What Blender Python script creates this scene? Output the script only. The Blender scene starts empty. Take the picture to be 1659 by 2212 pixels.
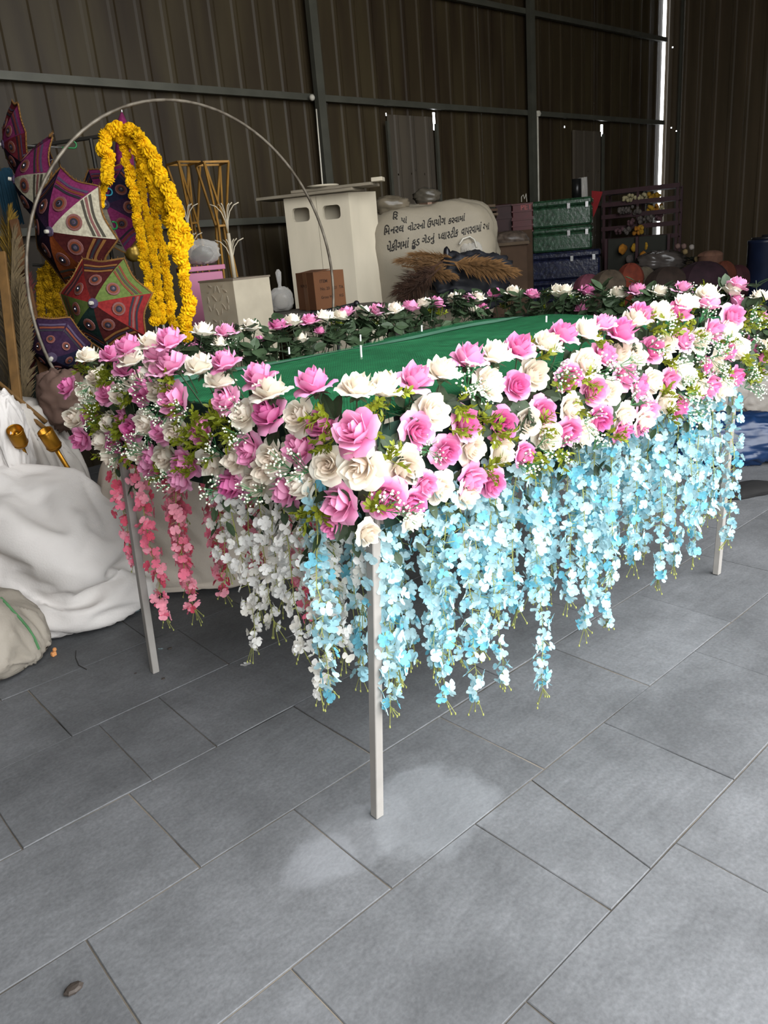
import bpy, math, random
import numpy as np
from mathutils.bvhtree import BVHTree
from mathutils import Vector, Matrix, noise
PI = math.pi
rnd = random.Random(7)
sc = bpy.context.scene
COL = sc.collection

# ------------------------------------------------------------------ camera
R = np.array([[0.73905998, -0.66859837, -0.08225919],
              [-0.27408755, -0.18690823, -0.94336702],
              [0.61535873, 0.71975103, -0.32139088]])
U_, S_, Vt_ = np.linalg.svd(R)
R = U_ @ Vt_
F, PX, PY, H = 1663.11, 829.5, 1106.0, 1.5
CAM = np.array([0, 0, H])
cam = bpy.data.cameras.new('camera')
cam.sensor_fit = 'HORIZONTAL'
cam.sensor_width = 36.0
cam.lens = F / 1659 * 36.0
cam.clip_start = 0.05
cam.clip_end = 400
camo = bpy.data.objects.new('camera', cam)
COL.objects.link(camo)
mw = Matrix.Identity(4)
for i in range(3):
    mw[i][0] = R[0][i]; mw[i][1] = -R[1][i]; mw[i][2] = -R[2][i]; mw[i][3] = CAM[i]
camo.matrix_world = mw
sc.camera = camo

# ------------------------------------------------------------------ sky and exposure
sc.view_settings.view_transform = 'Standard'
sc.view_settings.look = 'None'
sc.view_settings.exposure = 0.0
sc.view_settings.gamma = 1.0
sc.view_settings.use_curve_mapping = False
OPEN_L, OPEN_X = -0.5, 4.8
SKY = 8.5
w = bpy.data.worlds.new('sky'); sc.world = w
w.use_nodes = True
bg = w.node_tree.nodes['Background']
bg.inputs[0].default_value = (0.965, 0.985, 1.0, 1)
bg.inputs[1].default_value = SKY
WALL_Y, WALL_X, WALL_L, ROOF_Z, EAVE_Y = 6.3, 11.2, -1.4, 5.6, -0.35
pl = bpy.data.lights.new('opening_portal', 'AREA')      # sampling guide for the sky seen through the open front
pl.shape = 'RECTANGLE'; pl.size = OPEN_X - OPEN_L; pl.size_y = ROOF_Z
pl.cycles.is_portal = True
plo = bpy.data.objects.new('opening_portal', pl); COL.objects.link(plo)
plo.location = ((OPEN_X + OPEN_L) / 2, EAVE_Y, ROOF_Z / 2); plo.rotation_euler = (PI / 2, 0, 0)

# ------------------------------------------------------------------ helpers
def ray(u, v): return R.T @ np.array([(u - PX) / F, (v - PY) / F, 1.0])
def at(u, v, D): return CAM + ray(u, v) * D                 # point seen at pixel u,v at camera depth D
def onz(u, v, z=0.0):
    d = ray(u, v); return CAM + d * ((z - H) / d[2])
def ony(u, v, y):
    d = ray(u, v); return CAM + d * (y / d[1])
def onx(u, v, x):
    d = ray(u, v); return CAM + d * (x / d[0])
def depth(P): return float(R[2] @ (np.array(P) - CAM))
def frame(u, v, D, yaw=0.0):
    """upright frame at a point: x to the right as seen, y away, z up; turned by yaw degrees"""
    P = at(u, v, D); f = ray(u, v); f[2] = 0; f /= np.linalg.norm(f)
    r = np.array([f[1], -f[0], 0]); up = np.array([0, 0, 1.0])
    c, s = math.cos(math.radians(yaw)), math.sin(math.radians(yaw))
    return P, np.stack([c * r + s * f, -s * r + c * f, up], 1)
def basis(z, x=None):
    z = np.array(z, float); z /= np.linalg.norm(z)
    a = np.array(x, float) if x is not None else (np.array([1.0, 0, 0]) if abs(z[0]) < .9 else np.array([0, 1.0, 0]))
    a = a - z * (a @ z); a /= np.linalg.norm(a)
    return np.stack([a, np.cross(z, a), z], 1)
def rotz(d):
    c, s = math.cos(math.radians(d)), math.sin(math.radians(d)); return np.array([[c, -s, 0], [s, c, 0], [0, 0, 1.0]])

ORG = {}
class M:
    """collects shapes, builds ONE mesh object"""
    def __init__(s, P=None, Rm=None):
        s.v = []; s.f = []; s.m = []; s.P = np.zeros(3) if P is None else np.array(P, float); s.R = np.eye(3) if Rm is None else Rm
    def add(s, v, f, mi=0):
        o = len(s.v); v = np.asarray(v, float) @ s.R.T + s.P
        s.v.extend(map(tuple, v)); s.f.extend(tuple(i + o for i in q) for q in f); s.m.extend([mi] * len(f)); return s
    def box(s, c, d, Rm=None, mi=0):
        x, y, z = np.array(d) / 2
        v = np.array([(-x, -y, -z), (x, -y, -z), (x, y, -z), (-x, y, -z), (-x, -y, z), (x, -y, z), (x, y, z), (-x, y, z)])
        if Rm is not None: v = v @ Rm.T
        return s.add(v + np.array(c), [(3, 2, 1, 0), (4, 5, 6, 7), (0, 1, 5, 4), (1, 2, 6, 5), (2, 3, 7, 6), (3, 0, 4, 7)], mi)
    def bbox(s, c, d, b=.004, Rm=None, mi=0):
        """box with chamfered vertical and top edges"""
        x, y, z = np.array(d) / 2; b = min(b, x * .9, y * .9, z * .9)
        def ring(i, zz): return [(-x + i, -y + b, zz), (-x + b, -y + i, zz), (x - b, -y + i, zz), (x - i, -y + b, zz), (x - i, y - b, zz), (x - b, y - i, zz), (-x + b, y - i, zz), (-x + i, y - b, zz)]
        rs = [ring(b * .9, -z), ring(0, -z + b), ring(0, z - b), ring(b * .9, z)]
        v = np.array(sum(rs, []))
        if Rm is not None: v = v @ Rm.T
        f = [tuple(range(7, -1, -1)), tuple(range(24, 32))]
        for k in range(3):
            for i in range(8): f.append((k * 8 + i, k * 8 + (i + 1) % 8, k * 8 + 8 + (i + 1) % 8, k * 8 + 8 + i))
        return s.add(v + np.array(c), f, mi)
    def tube(s, pts, r, n=6, mi=0, closed=False):
        pts = [np.array(p, float) for p in pts]; k = len(pts); v = []; f = []
        rr = r if hasattr(r, '__len__') else [r] * k; a = None
        for i in range(k):
            t = (pts[(i + 1) % k] - pts[i - 1]) if closed else pts[min(i + 1, k - 1)] - pts[max(i - 1, 0)]
            t = t / (np.linalg.norm(t) + 1e-9)
            if a is None: a = basis(t)[:, 0]
            a = a - t * (a @ t); a /= np.linalg.norm(a) + 1e-9; b = np.cross(t, a)
            for j in range(n):
                q = 2 * PI * j / n; v.append(pts[i] + rr[i] * (math.cos(q) * a + math.sin(q) * b))
        for i in range(k if closed else k - 1):
            for j in range(n):
                f.append((i * n + j, i * n + (j + 1) % n, (i + 1) % k * n + (j + 1) % n, (i + 1) % k * n + j))
        if not closed: f += [tuple(range(n - 1, -1, -1)), tuple(range((k - 1) * n, k * n))]
        return s.add(v, f, mi)
    def lathe(s, prof, n=16, c=(0, 0, 0), Rm=None, mi=0, cap=True):
        v = []; f = []; k = len(prof)
        for r, z in prof:
            for j in range(n): v.append((r * math.cos(2 * PI * j / n), r * math.sin(2 * PI * j / n), z))
        for i in range(k - 1):
            for j in range(n): f.append((i * n + j, i * n + (j + 1) % n, (i + 1) * n + (j + 1) % n, (i + 1) * n + j))
        if cap: f += [tuple(range(n - 1, -1, -1)), tuple(range((k - 1) * n, k * n))]
        v = np.array(v)
        if Rm is not None: v = v @ Rm.T
        return s.add(v + np.array(c), f, mi)
    def grid(s, fn, nu, nv, mi=0, wrap=False):
        v = [fn(i / nu, j / nv) for j in range(nv + 1) for i in range(nu + 1)]
        return s.add(v, [(j * (nu + 1) + i, j * (nu + 1) + i + 1, (j + 1) * (nu + 1) + i + 1, (j + 1) * (nu + 1) + i) for j in range(nv) for i in range(nu)], mi)
    def ell(s, c, rad, n=8, k=5, Rm=None, mi=0, fn=None):
        v = []; f = []; rad = np.array(rad) if hasattr(rad, '__len__') else np.array([rad] * 3)
        for i in range(k + 1):
            a = PI * i / k
            for j in range(n):
                b = 2 * PI * j / n; d = np.array([math.sin(a) * math.cos(b), math.sin(a) * math.sin(b), math.cos(a)])
                q = d * rad
                if fn: q = q * fn(d)
                v.append(q)
        for i in range(k):
            for j in range(n): f.append((i * n + j, (i + 1) * n + j, (i + 1) * n + (j + 1) % n, i * n + (j + 1) % n))
        v = np.array(v)
        if Rm is not None: v = v @ Rm.T
        return s.add(v + np.array(c), f, mi)
    def prism(s, poly, z0, z1, mi=0):
        n = len(poly); v = [(x, y, z0) for x, y in poly] + [(x, y, z1) for x, y in poly]
        f = [tuple(range(n - 1, -1, -1)), tuple(range(n, 2 * n))] + [(i, (i + 1) % n, n + (i + 1) % n, n + i) for i in range(n)]
        return s.add(v, f, mi)
    def mesh(s, name, mats, smooth=False, org=(0, 0, 0)):
        me = bpy.data.meshes.new(name); o = np.array(org)
        me.from_pydata([tuple(np.array(v) - o) for v in s.v], [], s.f)
        for m_ in (mats if isinstance(mats, (list, tuple)) else [mats]): me.materials.append(m_)
        me.polygons.foreach_set('material_index', s.m)
        if smooth: me.polygons.foreach_set('use_smooth', [True] * len(s.f))
        me.update(); return me
    def build(s, name, mats, parent=None, smooth=False, **props):
        if parent is not None: org = ORG[parent.name]
        else:
            a = np.array(s.v); org = np.array([(a[:, 0].min() + a[:, 0].max()) / 2, (a[:, 1].min() + a[:, 1].max()) / 2, a[:, 2].min()])
        o = bpy.data.objects.new(name, s.mesh(name, mats, smooth, org)); COL.objects.link(o)
        if parent is not None: o.parent = parent
        else: o.location = org
        ORG[o.name] = org
        for k, v in props.items(): o[k] = v
        return o
def thing(name, label, cat, loc, group=None):
    o = bpy.data.objects.new(name, None); COL.objects.link(o); o.location = loc; o.empty_display_size = .05
    o['label'] = label; o['category'] = cat
    if group: o['group'] = group
    ORG[o.name] = np.array(loc, float); return o
def tag(o, label, cat, group=None):
    o['label'] = label; o['category'] = cat
    if group: o['group'] = group
    return o
def inst(name, me, Mx, parent, **props):
    o = bpy.data.objects.new(name, me); COL.objects.link(o); o.parent = parent
    o.matrix_local = Mx; ORG[o.name] = np.array(Mx.translation)
    for k, v in props.items(): o[k] = v
    return o
def mx(P, Rm, s=1.0):
    m = Matrix.Identity(4); sv = s if hasattr(s, '__len__') else (s, s, s)
    for i in range(3):
        for j in range(3): m[i][j] = Rm[i][j] * sv[j]
        m[i][3] = P[i]
    return m

def srgb(h):
    c = [int(h[i:i + 2], 16) / 255 for i in (0, 2, 4)]
    return tuple((x / 12.92 if x < .04045 else ((x + .055) / 1.055) ** 2.4) for x in c)
def mat(name, col, rough=.6, var=.15, scale=8.0, metal=0.0, bump=0.0, bscale=40.0, spec=.3, trans=0.0, orand=0.0, stretch=None, col2=None, back=True):
    m = bpy.data.materials.new(name); m.use_nodes = True; nt = m.node_tree; n = nt.nodes; L = nt.links
    p = n['Principled BSDF']; c = srgb(col) if isinstance(col, str) else col
    tc = n.new('ShaderNodeTexCoord'); src = tc.outputs['Object']
    if stretch:
        mp = n.new('ShaderNodeMapping'); mp.inputs['Scale'].default_value = stretch; L.new(src, mp.inputs[0]); src = mp.outputs[0]
    nz = n.new('ShaderNodeTexNoise'); nz.inputs['Scale'].default_value = scale; nz.inputs['Detail'].default_value = 5; L.new(src, nz.inputs['Vector'])
    rp = n.new('ShaderNodeValToRGB'); L.new(nz.outputs['Fac'], rp.inputs[0])
    c2 = (srgb(col2) if isinstance(col2, str) else col2) if col2 else tuple(x * (1 + var) for x in c)
    c1 = c if col2 else tuple(x * (1 - var) for x in c)
    rp.color_ramp.elements[0].position = .32; rp.color_ramp.elements[0].color = (*c1, 1)
    rp.color_ramp.elements[1].position = .68; rp.color_ramp.elements[1].color = (*c2, 1)
    out = rp.outputs[0]
    if orand:
        oi = n.new('ShaderNodeObjectInfo'); hs = n.new('ShaderNodeHueSaturation'); mr = n.new('ShaderNodeMapRange')
        mr.inputs['To Min'].default_value = 1 - orand; mr.inputs['To Max'].default_value = 1 + orand
        L.new(oi.outputs['Random'], mr.inputs[0]); L.new(mr.outputs[0], hs.inputs['Value']); L.new(out, hs.inputs['Color']); out = hs.outputs[0]
    L.new(out, p.inputs['Base Color'])
    p.inputs['Roughness'].default_value = rough; p.inputs['Metallic'].default_value = metal; p.inputs['Specular IOR Level'].default_value = spec
    if bump:
        nb = n.new('ShaderNodeTexNoise'); nb.inputs['Scale'].default_value = bscale; nb.inputs['Detail'].default_value = 4; L.new(src, nb.inputs['Vector'])
        b = n.new('ShaderNodeBump'); b.inputs['Strength'].default_value = bump; b.inputs['Distance'].default_value = .01
        L.new(nb.outputs['Fac'], b.inputs['Height']); L.new(b.outputs[0], p.inputs['Normal'])
    if trans:
        t = n.new('ShaderNodeBsdfTranslucent'); L.new(out, t.inputs['Color']); ms = n.new('ShaderNodeMixShader'); ms.inputs[0].default_value = trans
        L.new(p.outputs[0], ms.inputs[1]); L.new(t.outputs[0], ms.inputs[2]); L.new(ms.outputs[0], n['Material Output'].inputs[0])
    m['bsdf'] = p.name
    return m
def plastic(name, col, alpha=.35):
    m = bpy.data.materials.new(name); m.use_nodes = True; nt = m.node_tree; n = nt.nodes; L = nt.links; p = n['Principled BSDF']
    p.inputs['Base Color'].default_value = (*srgb(col), 1); p.inputs['Roughness'].default_value = .18
    t = n.new('ShaderNodeBsdfTransparent'); ms = n.new('ShaderNodeMixShader'); lw = n.new('ShaderNodeLayerWeight'); lw.inputs[0].default_value = .45
    mr = n.new('ShaderNodeMapRange'); mr.inputs['To Min'].default_value = alpha; mr.inputs['To Max'].default_value = min(1, alpha + .5)
    L.new(lw.outputs['Facing'], mr.inputs[0]); L.new(mr.outputs[0], ms.inputs[0]); L.new(t.outputs[0], ms.inputs[1]); L.new(p.outputs[0], ms.inputs[2]); L.new(ms.outputs[0], n['Material Output'].inputs[0])
    return m
def rose_mat(name, edge, core, deep):
    """petal colour runs from the heart to the rim"""
    m = bpy.data.materials.new(name); m.use_nodes = True; nt = m.node_tree; n = nt.nodes; L = nt.links; p = n['Principled BSDF']
    at_ = n.new('ShaderNodeAttribute'); at_.attribute_name = 'rim'
    rp = n.new('ShaderNodeValToRGB'); L.new(at_.outputs['Fac'], rp.inputs[0])
    rp.color_ramp.elements[0].color = (*srgb(deep), 1); rp.color_ramp.elements[1].color = (*srgb(edge), 1)
    e = rp.color_ramp.elements.new(.45); e.color = (*srgb(core), 1)
    oi = n.new('ShaderNodeObjectInfo'); hs = n.new('ShaderNodeHueSaturation'); mr = n.new('ShaderNodeMapRange')
    mr.inputs['To Min'].default_value = .86; mr.inputs['To Max'].default_value = 1.06
    L.new(oi.outputs['Random'], mr.inputs[0]); L.new(mr.outputs[0], hs.inputs['Value']); L.new(rp.outputs[0], hs.inputs['Color'])
    mr2 = n.new('ShaderNodeMapRange'); mr2.inputs['To Min'].default_value = 1.15; mr2.inputs['To Max'].default_value = .85
    L.new(oi.outputs['Random'], mr2.inputs[0]); L.new(mr2.outputs[0], hs.inputs['Saturation'])
    L.new(hs.outputs[0], p.inputs['Base Color']); p.inputs['Roughness'].default_value = .7; p.inputs['Specular IOR Level'].default_value = .15
    t = n.new('ShaderNodeBsdfTranslucent'); L.new(hs.outputs[0], t.inputs['Color']); ms = n.new('ShaderNodeMixShader'); ms.inputs[0].default_value = .28
    L.new(p.outputs[0], ms.inputs[1]); L.new(t.outputs[0], ms.inputs[2]); L.new(ms.outputs[0], n['Material Output'].inputs[0])
    return m
def text_mesh(body, size, name):
    """outline lettering turned into a flat mesh; returns arrays"""
    cu = bpy.data.curves.new(name, 'FONT'); cu.body = body; cu.size = size; cu.resolution_u = 3; cu.offset = size * .02
    o = bpy.data.objects.new(name, cu); COL.objects.link(o)
    dg = bpy.context.evaluated_depsgraph_get(); me = bpy.data.meshes.new_from_object(o.evaluated_get(dg))
    v = np.array([tuple(p.co) for p in me.vertices]); f = [tuple(p.vertices) for p in me.polygons]
    bpy.data.objects.remove(o); bpy.data.curves.remove(cu); bpy.data.meshes.remove(me)
    return v, f

# ------------------------------------------------------------------ materials of the setting
def stone_mat():
    m = mat('kota_stone', '5d5e60', rough=.78, var=.2, scale=2.2, bump=.12, bscale=55, spec=.3, orand=.09)
    nt = m.node_tree; n = nt.nodes; L = nt.links; p = n['Principled BSDF']
    src = p.inputs['Base Color'].links[0].from_socket
    g = n.new('ShaderNodeNewGeometry')
    fine = n.new('ShaderNodeTexNoise'); fine.inputs['Scale'].default_value = 95; fine.inputs['Detail'].default_value = 6; L.new(g.outputs['Position'], fine.inputs['Vector'])
    mp = n.new('ShaderNodeMapping'); mp.inputs['Scale'].default_value = (3, 38, 1); mp.inputs['Rotation'].default_value = (0, 0, .5); L.new(g.outputs['Position'], mp.inputs[0])
    scr = n.new('ShaderNodeTexNoise'); scr.inputs['Scale'].default_value = 1.0; scr.inputs['Detail'].default_value = 7; L.new(mp.outputs[0], scr.inputs['Vector'])
    def mul(a, fac, lo, hi):
        r = n.new('ShaderNodeMapRange'); r.inputs['From Min'].default_value = .3; r.inputs['From Max'].default_value = .7; r.inputs['To Min'].default_value = lo; r.inputs['To Max'].default_value = hi; L.new(fac, r.inputs[0])
        x = n.new('ShaderNodeMix'); x.data_type = 'RGBA'; x.blend_type = 'MULTIPLY'; x.inputs[0].default_value = 1.0; L.new(a, x.inputs[6]); L.new(r.outputs[0], x.inputs[7]); return x.outputs[2]
    mid = n.new('ShaderNodeTexNoise'); mid.inputs['Scale'].default_value = 5.5; mid.inputs['Detail'].default_value = 9; mid.inputs['Roughness'].default_value = .72; mid.inputs['Distortion'].default_value = .25; L.new(g.outputs['Position'], mid.inputs['Vector'])
    oi = n.new('ShaderNodeObjectInfo'); mr_ = n.new('ShaderNodeMath'); mr_.operation = 'MULTIPLY'; mr_.inputs[1].default_value = 3.1; L.new(oi.outputs['Random'], mr_.inputs[0])
    vr = n.new('ShaderNodeVectorRotate'); vr.rotation_type = 'Z_AXIS'; L.new(g.outputs['Position'], vr.inputs['Vector']); L.new(mr_.outputs[0], vr.inputs['Angle'])
    saw = n.new('ShaderNodeTexWave'); saw.inputs['Scale'].default_value = 7; saw.inputs['Distortion'].default_value = 3.5; saw.inputs['Detail'].default_value = 4; saw.inputs['Detail Scale'].default_value = 1.2; L.new(vr.outputs[0], saw.inputs['Vector'])
    src = mul(src, fine.outputs['Fac'], .86, 1.13); src = mul(src, scr.outputs['Fac'], .95, 1.05); src = mul(src, mid.outputs['Fac'], .80, 1.18); src = mul(src, saw.outputs['Fac'], .985, 1.015)
    # dried lime slurry around the foot of the front leg
    def blob(cx, cy, rx, ry, src, col, amt):
        mp2 = n.new('ShaderNodeMapping'); mp2.vector_type = 'TEXTURE'; mp2.inputs['Location'].default_value = (cx, cy, 0); mp2.inputs['Scale'].default_value = (rx, ry, 1000); L.new(g.outputs['Position'], mp2.inputs[0])
        ln = n.new('ShaderNodeVectorMath'); ln.operation = 'LENGTH'; L.new(mp2.outputs[0], ln.inputs[0])
        nn = n.new('ShaderNodeTexNoise'); nn.inputs['Scale'].default_value = 6; nn.inputs['Detail'].default_value = 9; L.new(g.outputs['Position'], nn.inputs['Vector'])
        ad = n.new('ShaderNodeMath'); ad.operation = 'MULTIPLY_ADD'; ad.inputs[1].default_value = 1.3; L.new(nn.outputs['Fac'], ad.inputs[0]); L.new(ln.outputs['Value'], ad.inputs[2])
        r = n.new('ShaderNodeMapRange'); r.inputs['From Min'].default_value = 1.38; r.inputs['From Max'].default_value = 1.60; r.inputs['To Min'].default_value = amt; r.inputs['To Max'].default_value = 0; L.new(ad.outputs[0], r.inputs[0])
        x = n.new('ShaderNodeMix'); x.data_type = 'RGBA'; L.new(r.outputs[0], x.inputs[0]); L.new(src, x.inputs[6]); x.inputs[7].default_value = (*col, 1); return x.outputs[2]
    a = onz(925, 1745); b = onz(760, 1810); c = onz(690, 1860)
    src = blob(a[0], a[1], .22, .2, src, (.30, .315, .33), .24)
    src = blob(b[0], b[1], .2, .13, src, (.28, .29, .305), .14)
    src = blob(c[0], c[1], .12, .10, src, (.30, .31, .33), .2)
    L.new(src, p.inputs['Base Color'])
    return m
STONE = stone_mat()
MORTAR = mat('mortar', '645d54', rough=.9, var=.85, scale=3.2)
def sheet_mat(name, col, col2):
    m = mat(name, col, rough=.55, var=.2, scale=2.2, spec=.25, col2=col2, stretch=(3, 3, .35), orand=.12); return m
TIN = sheet_mat('weathered_tin', '281f14', '38301f')
TIN2 = sheet_mat('paler_tin', '413b33', '4c453b')
TIN3 = sheet_mat('brown_tin', '3d3425', '4c4030')
ROOFM = sheet_mat('galvanised_roof', '8f887b', 'a59d8f')
STEEL = mat('grey_steel', '45453d', rough=.5, var=.15, scale=6, metal=.2)

# ------------------------------------------------------------------ floor
fl = M().box((2.5, -1.0, -.0435), (21, 15.2, .08)).build('floor', MORTAR, kind='structure')
rows = [.34 - .43 * k for k in range(8, 0, -1)] + [.34, .766, 1.19, 1.614, 2.052, 2.494, 2.95]
while rows[-1] < WALL_Y - .1: rows.append(rows[-1] + .445)
known = {.766: [(.627, .627), (1.245, 1.245), (1.42, 1.49), (1.87, 1.87), (2.46, 2.47)], 1.19: [(.322, .326), (.936, .939), (1.557, 1.548), (2.155, 2.163), (2.767, 2.77)],
         1.614: [(.636, .635), (1.259, 1.254), (1.87, 1.87)], 2.052: [(.32, .32), (.713, .723), (.942, .954), (1.55, 1.55)], 2.494: [(.629, .628), (1.259, 1.271)], .34: [(.924, .925), (1.534, 1.54)]}
seg_rnd = random.Random(3)
n_t = 0
for a, b in zip(rows[:-1], rows[1:]):
    js = list(known.get(a, []))
    if not js: x = -.1 + seg_rnd.uniform(0, .6); js = [(x, x)]
    x = js[-1][0]
    while x < 8.2: x += seg_rnd.choice([.61, .61, .61, .56, .45]) ; js.append((x, x + seg_rnd.uniform(-.006, .006)))
    x = js[0][0]
    while x > -1.2: x -= seg_rnd.choice([.61, .61, .56]); js.insert(0, (x, x))
    for (x0, X0), (x1, X1) in zip(js[:-1], js[1:]):
        g = .0014; h = seg_rnd.uniform(-.0012, .0012)
        lo = [(x0 + g, a + g), (x1 - g, a + g), (X1 - g, b - g), (X0 + g, b - g)]
        c = np.array(lo).mean(0); e = .002
        if depth((c[0], c[1], 0)) < .3 or c[0] > 7.2 or n_t >= 295: continue
        k_ = 3 if depth((c[0], c[1], 0)) < 4 else 1; ed = []
        for p, q_ in zip(lo, lo[1:] + lo[:1]):
            for i in range(k_): ed.append((p[0] + (q_[0] - p[0]) * i / k_ + seg_rnd.uniform(-.0017, .0010) * np.sign(p[0] - c[0]), p[1] + (q_[1] - p[1]) * i / k_ + seg_rnd.uniform(-.0017, .0010) * np.sign(p[1] - c[1])))
        nn_ = len(ed); t = M(); ins = [(x - np.sign(x - c[0]) * e if abs(abs(x - c[0]) - abs(lo[0][0] - c[0])) < .02 else x, y - np.sign(y - c[1]) * e if abs(abs(y - c[1]) - abs(lo[0][1] - c[1])) < .02 else y) for x, y in ed]
        v = [(x, y, -.012) for x, y in ed] + [(x, y, -.002 + h) for x, y in ed] + [(x, y, h) for x, y in ins]
        t.add(v, [(r_ * nn_ + i, r_ * nn_ + (i + 1) % nn_, (r_ + 1) * nn_ + (i + 1) % nn_, (r_ + 1) * nn_ + i) for r_ in range(2) for i in range(nn_)] + [tuple(range(2 * nn_, 3 * nn_))])
        t.build('stone_tile', STONE, fl); n_t += 1
ground = M().box((2.5, -34.0, -.12), (160, 60, .06)).build('ground', mat('pale_yard', 'b5a995', var=.2, scale=1.5), kind='structure')

# ------------------------------------------------------------------ sheet metal walls, roof, girts
def holes_for(lst, fn): return [(*fn(u, v), w_, h_) for u, v, w_, h_ in lst]
def sheet(parent, u0, u1, put, mats, holes, z1=ROOF_Z, mi=0, name='sheet', z0=0.0):
    """ribbed sheet between u0 and u1; put(u, off, z) -> world point"""
    us = set(); k = math.floor(u0 / .22)
    prof = []
    u = u0; prof.append(u0); x = k * .22
    while x < u1 + .3:
        for q in (x, x + .02, x + .05, x + .07):
            if u0 < q < u1: prof.append(q)
        x += .22
    prof.append(u1); zs = [z0, z1]
    hs = [h for h in holes if u0 < h[0] < u1 and z0 < h[1] < z1]
    for hx, hz, hw, hh in hs:
        prof += [hx - hw / 2, hx + hw / 2]; zs += [hz - hh / 2, hz + hh / 2]
    prof = sorted(set(prof)); zs = sorted(set(zs))
    def off(u):
        q = u % .22
        return .008 if .02 <= q + 1e-6 and q <= .05 + 1e-6 else (.008 * q / .02 if q < .02 else (.008 * (.07 - q) / .02 if q < .07 else 0.0))
    m_ = M(); nu = len(prof)
    v = [put(u, off(u), z) for z in zs for u in prof]; f = []
    for j in range(len(zs) - 1):
        for i in range(nu - 1):
            cu, cz = (prof[i] + prof[i + 1]) / 2, (zs[j] + zs[j + 1]) / 2
            if any(abs(cu - h[0]) < h[2] / 2 and abs(cz - h[1]) < h[3] / 2 for h in hs): continue
            f.append((j * nu + i, j * nu + i + 1, (j + 1) * nu + i + 1, (j + 1) * nu + i))
    m_.add(v, f, mi); o = m_.build(name, mats, parent); return o
hb = [(25, 166, .02, .05), (1050, 243, .016, .016), (1098, 246, .016, .016), (1220, 274, .016, .02), (1266, 371, .016, .022), (1288, 371, .016, .022),
      (856, 378, .01, .02), (885, 376, .01, .02), (913, 377, .01, .02), (893, 369, .01, .012), (1305, 252, .014, .014), (1375, 263, .014, .014), (834, 247, .01, .025)]
HB = [(ony(u, v, WALL_Y)[0], ony(u, v, WALL_Y)[2], a, b) for u, v, a, b in hb]
p_ = ony(938, 262, WALL_Y); HB.append((p_[0], p_[2], .035, .17)); p_ = ony(1299, 282, WALL_Y); HB.append((p_[0], p_[2], .04, .14))
wb = bpy.data.objects.new('wall_back', None); COL.objects.link(wb); wb['kind'] = 'structure'; ORG['wall_back'] = np.zeros(3)
x = WALL_L; X_END = WALL_X - .03
while x < X_END - .01:
    x1 = min(x + 1.1, X_END); y_ = WALL_Y + rnd.uniform(0, .006)
    sheet(wb, x, x1 + (.0 if x1 == X_END else .01), lambda u, o, z, y_=y_: (u, y_ - o, z), [TIN], HB); x = x1
wr = bpy.data.objects.new('wall_right', None); COL.objects.link(wr); wr['kind'] = 'structure'; ORG['wall_right'] = np.zeros(3)
HR = [(float(onx(u, v, WALL_X)[1]), float(onx(u, v, WALL_X)[2]), .016, .016) for u, v in ((1453, 102), (1450, 276), (1461, 283), (1465, 457))]
y = WALL_Y - .03
while y > EAVE_Y:
    y1 = max(y - 1.1, EAVE_Y); x_ = WALL_X + rnd.uniform(0, .006)
    sheet(wr, y1 - .015, y, lambda u, o, z, x_=x_: (x_ - o, u, z), [TIN3], HR); y = y1
wl = bpy.data.objects.new('unseen_wall_left', None); COL.objects.link(wl); wl['kind'] = 'structure'; ORG['unseen_wall_left'] = np.zeros(3)  # unseen wall, added close by to keep light off the left side
y = WALL_Y
while y > EAVE_Y:
    y1 = max(y - 1.1, EAVE_Y); sheet(wl, y1, y, lambda u, o, z: (WALL_L + o, u, z), [TIN], []); y = y1
wf = bpy.data.objects.new('wall_front', None); COL.objects.link(wf); wf['kind'] = 'structure'; ORG['wall_front'] = np.zeros(3)
x = OPEN_X
while x < WALL_X - .01:
    x1 = min(x + 1.1, WALL_X); sheet(wf, x, x1, lambda u, o, z: (u, EAVE_Y + o, z), [TIN], []); x = x1
x = WALL_L
while x < OPEN_L - .01:
    x1 = min(x + 1.1, OPEN_L); sheet(wf, x, x1, lambda u, o, z: (u, EAVE_Y + o, z), [TIN], []); x = x1
ce = bpy.data.objects.new('ceiling', None); COL.objects.link(ce); ce['kind'] = 'structure'; ORG['ceiling'] = np.zeros(3)
x = WALL_L
while x < WALL_X:
    x1 = min(x + 1.1, WALL_X + .02); sheet(ce, x, x1, lambda u, o, z: (u, z, ROOF_Z - o), [ROOFM], [], z1=WALL_Y + .02, z0=EAVE_Y, name='roof_sheet'); x = x1
# paler repair sheets
for (u0, u1, vt) in ((835, 934, 247), (1236, 1299, 281)):
    a = ony(u0, vt, WALL_Y - .03); b = ony(u1, vt, WALL_Y - .03)
    sheet(wb, float(a[0]), float(b[0]), lambda u, o, z: (u, WALL_Y - .03 - o, z), [TIN2], HB, z1=float(a[2]), name='patch_sheet')
n_trim = [0]
def trim(a, b, sx, sy):
    n_trim[0] += 1; a = np.array(a); b = np.array(b); c = (a + b) / 2; L_ = np.linalg.norm(b - a); B = basis(b - a, (0, 0, 1) if abs((b - a)[2]) < .5 * L_ else (1, 0, 0))
    M().box(c, (sx, sy, L_), B).build('trim_%d' % n_trim[0], STEEL, kind='structure')
G1 = float(ony(700, 213, WALL_Y - .06)[2]); G2 = float(ony(1430, 85, WALL_Y - .06)[2]); G0 = float(ony(560, 477, WALL_Y - .06)[2])
for gz in (G0, G1, G2, G2 + 1.05): trim((WALL_L + .1, WALL_Y - .06, gz), (WALL_X - .05, WALL_Y - .06, gz), .055, .05)
for u in (690, 1149):
    p_ = ony(u, 200, WALL_Y - .12); trim((p_[0], WALL_Y - .12, 0), (p_[0], WALL_Y - .12, ROOF_Z - .05), .085, .06)
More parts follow.
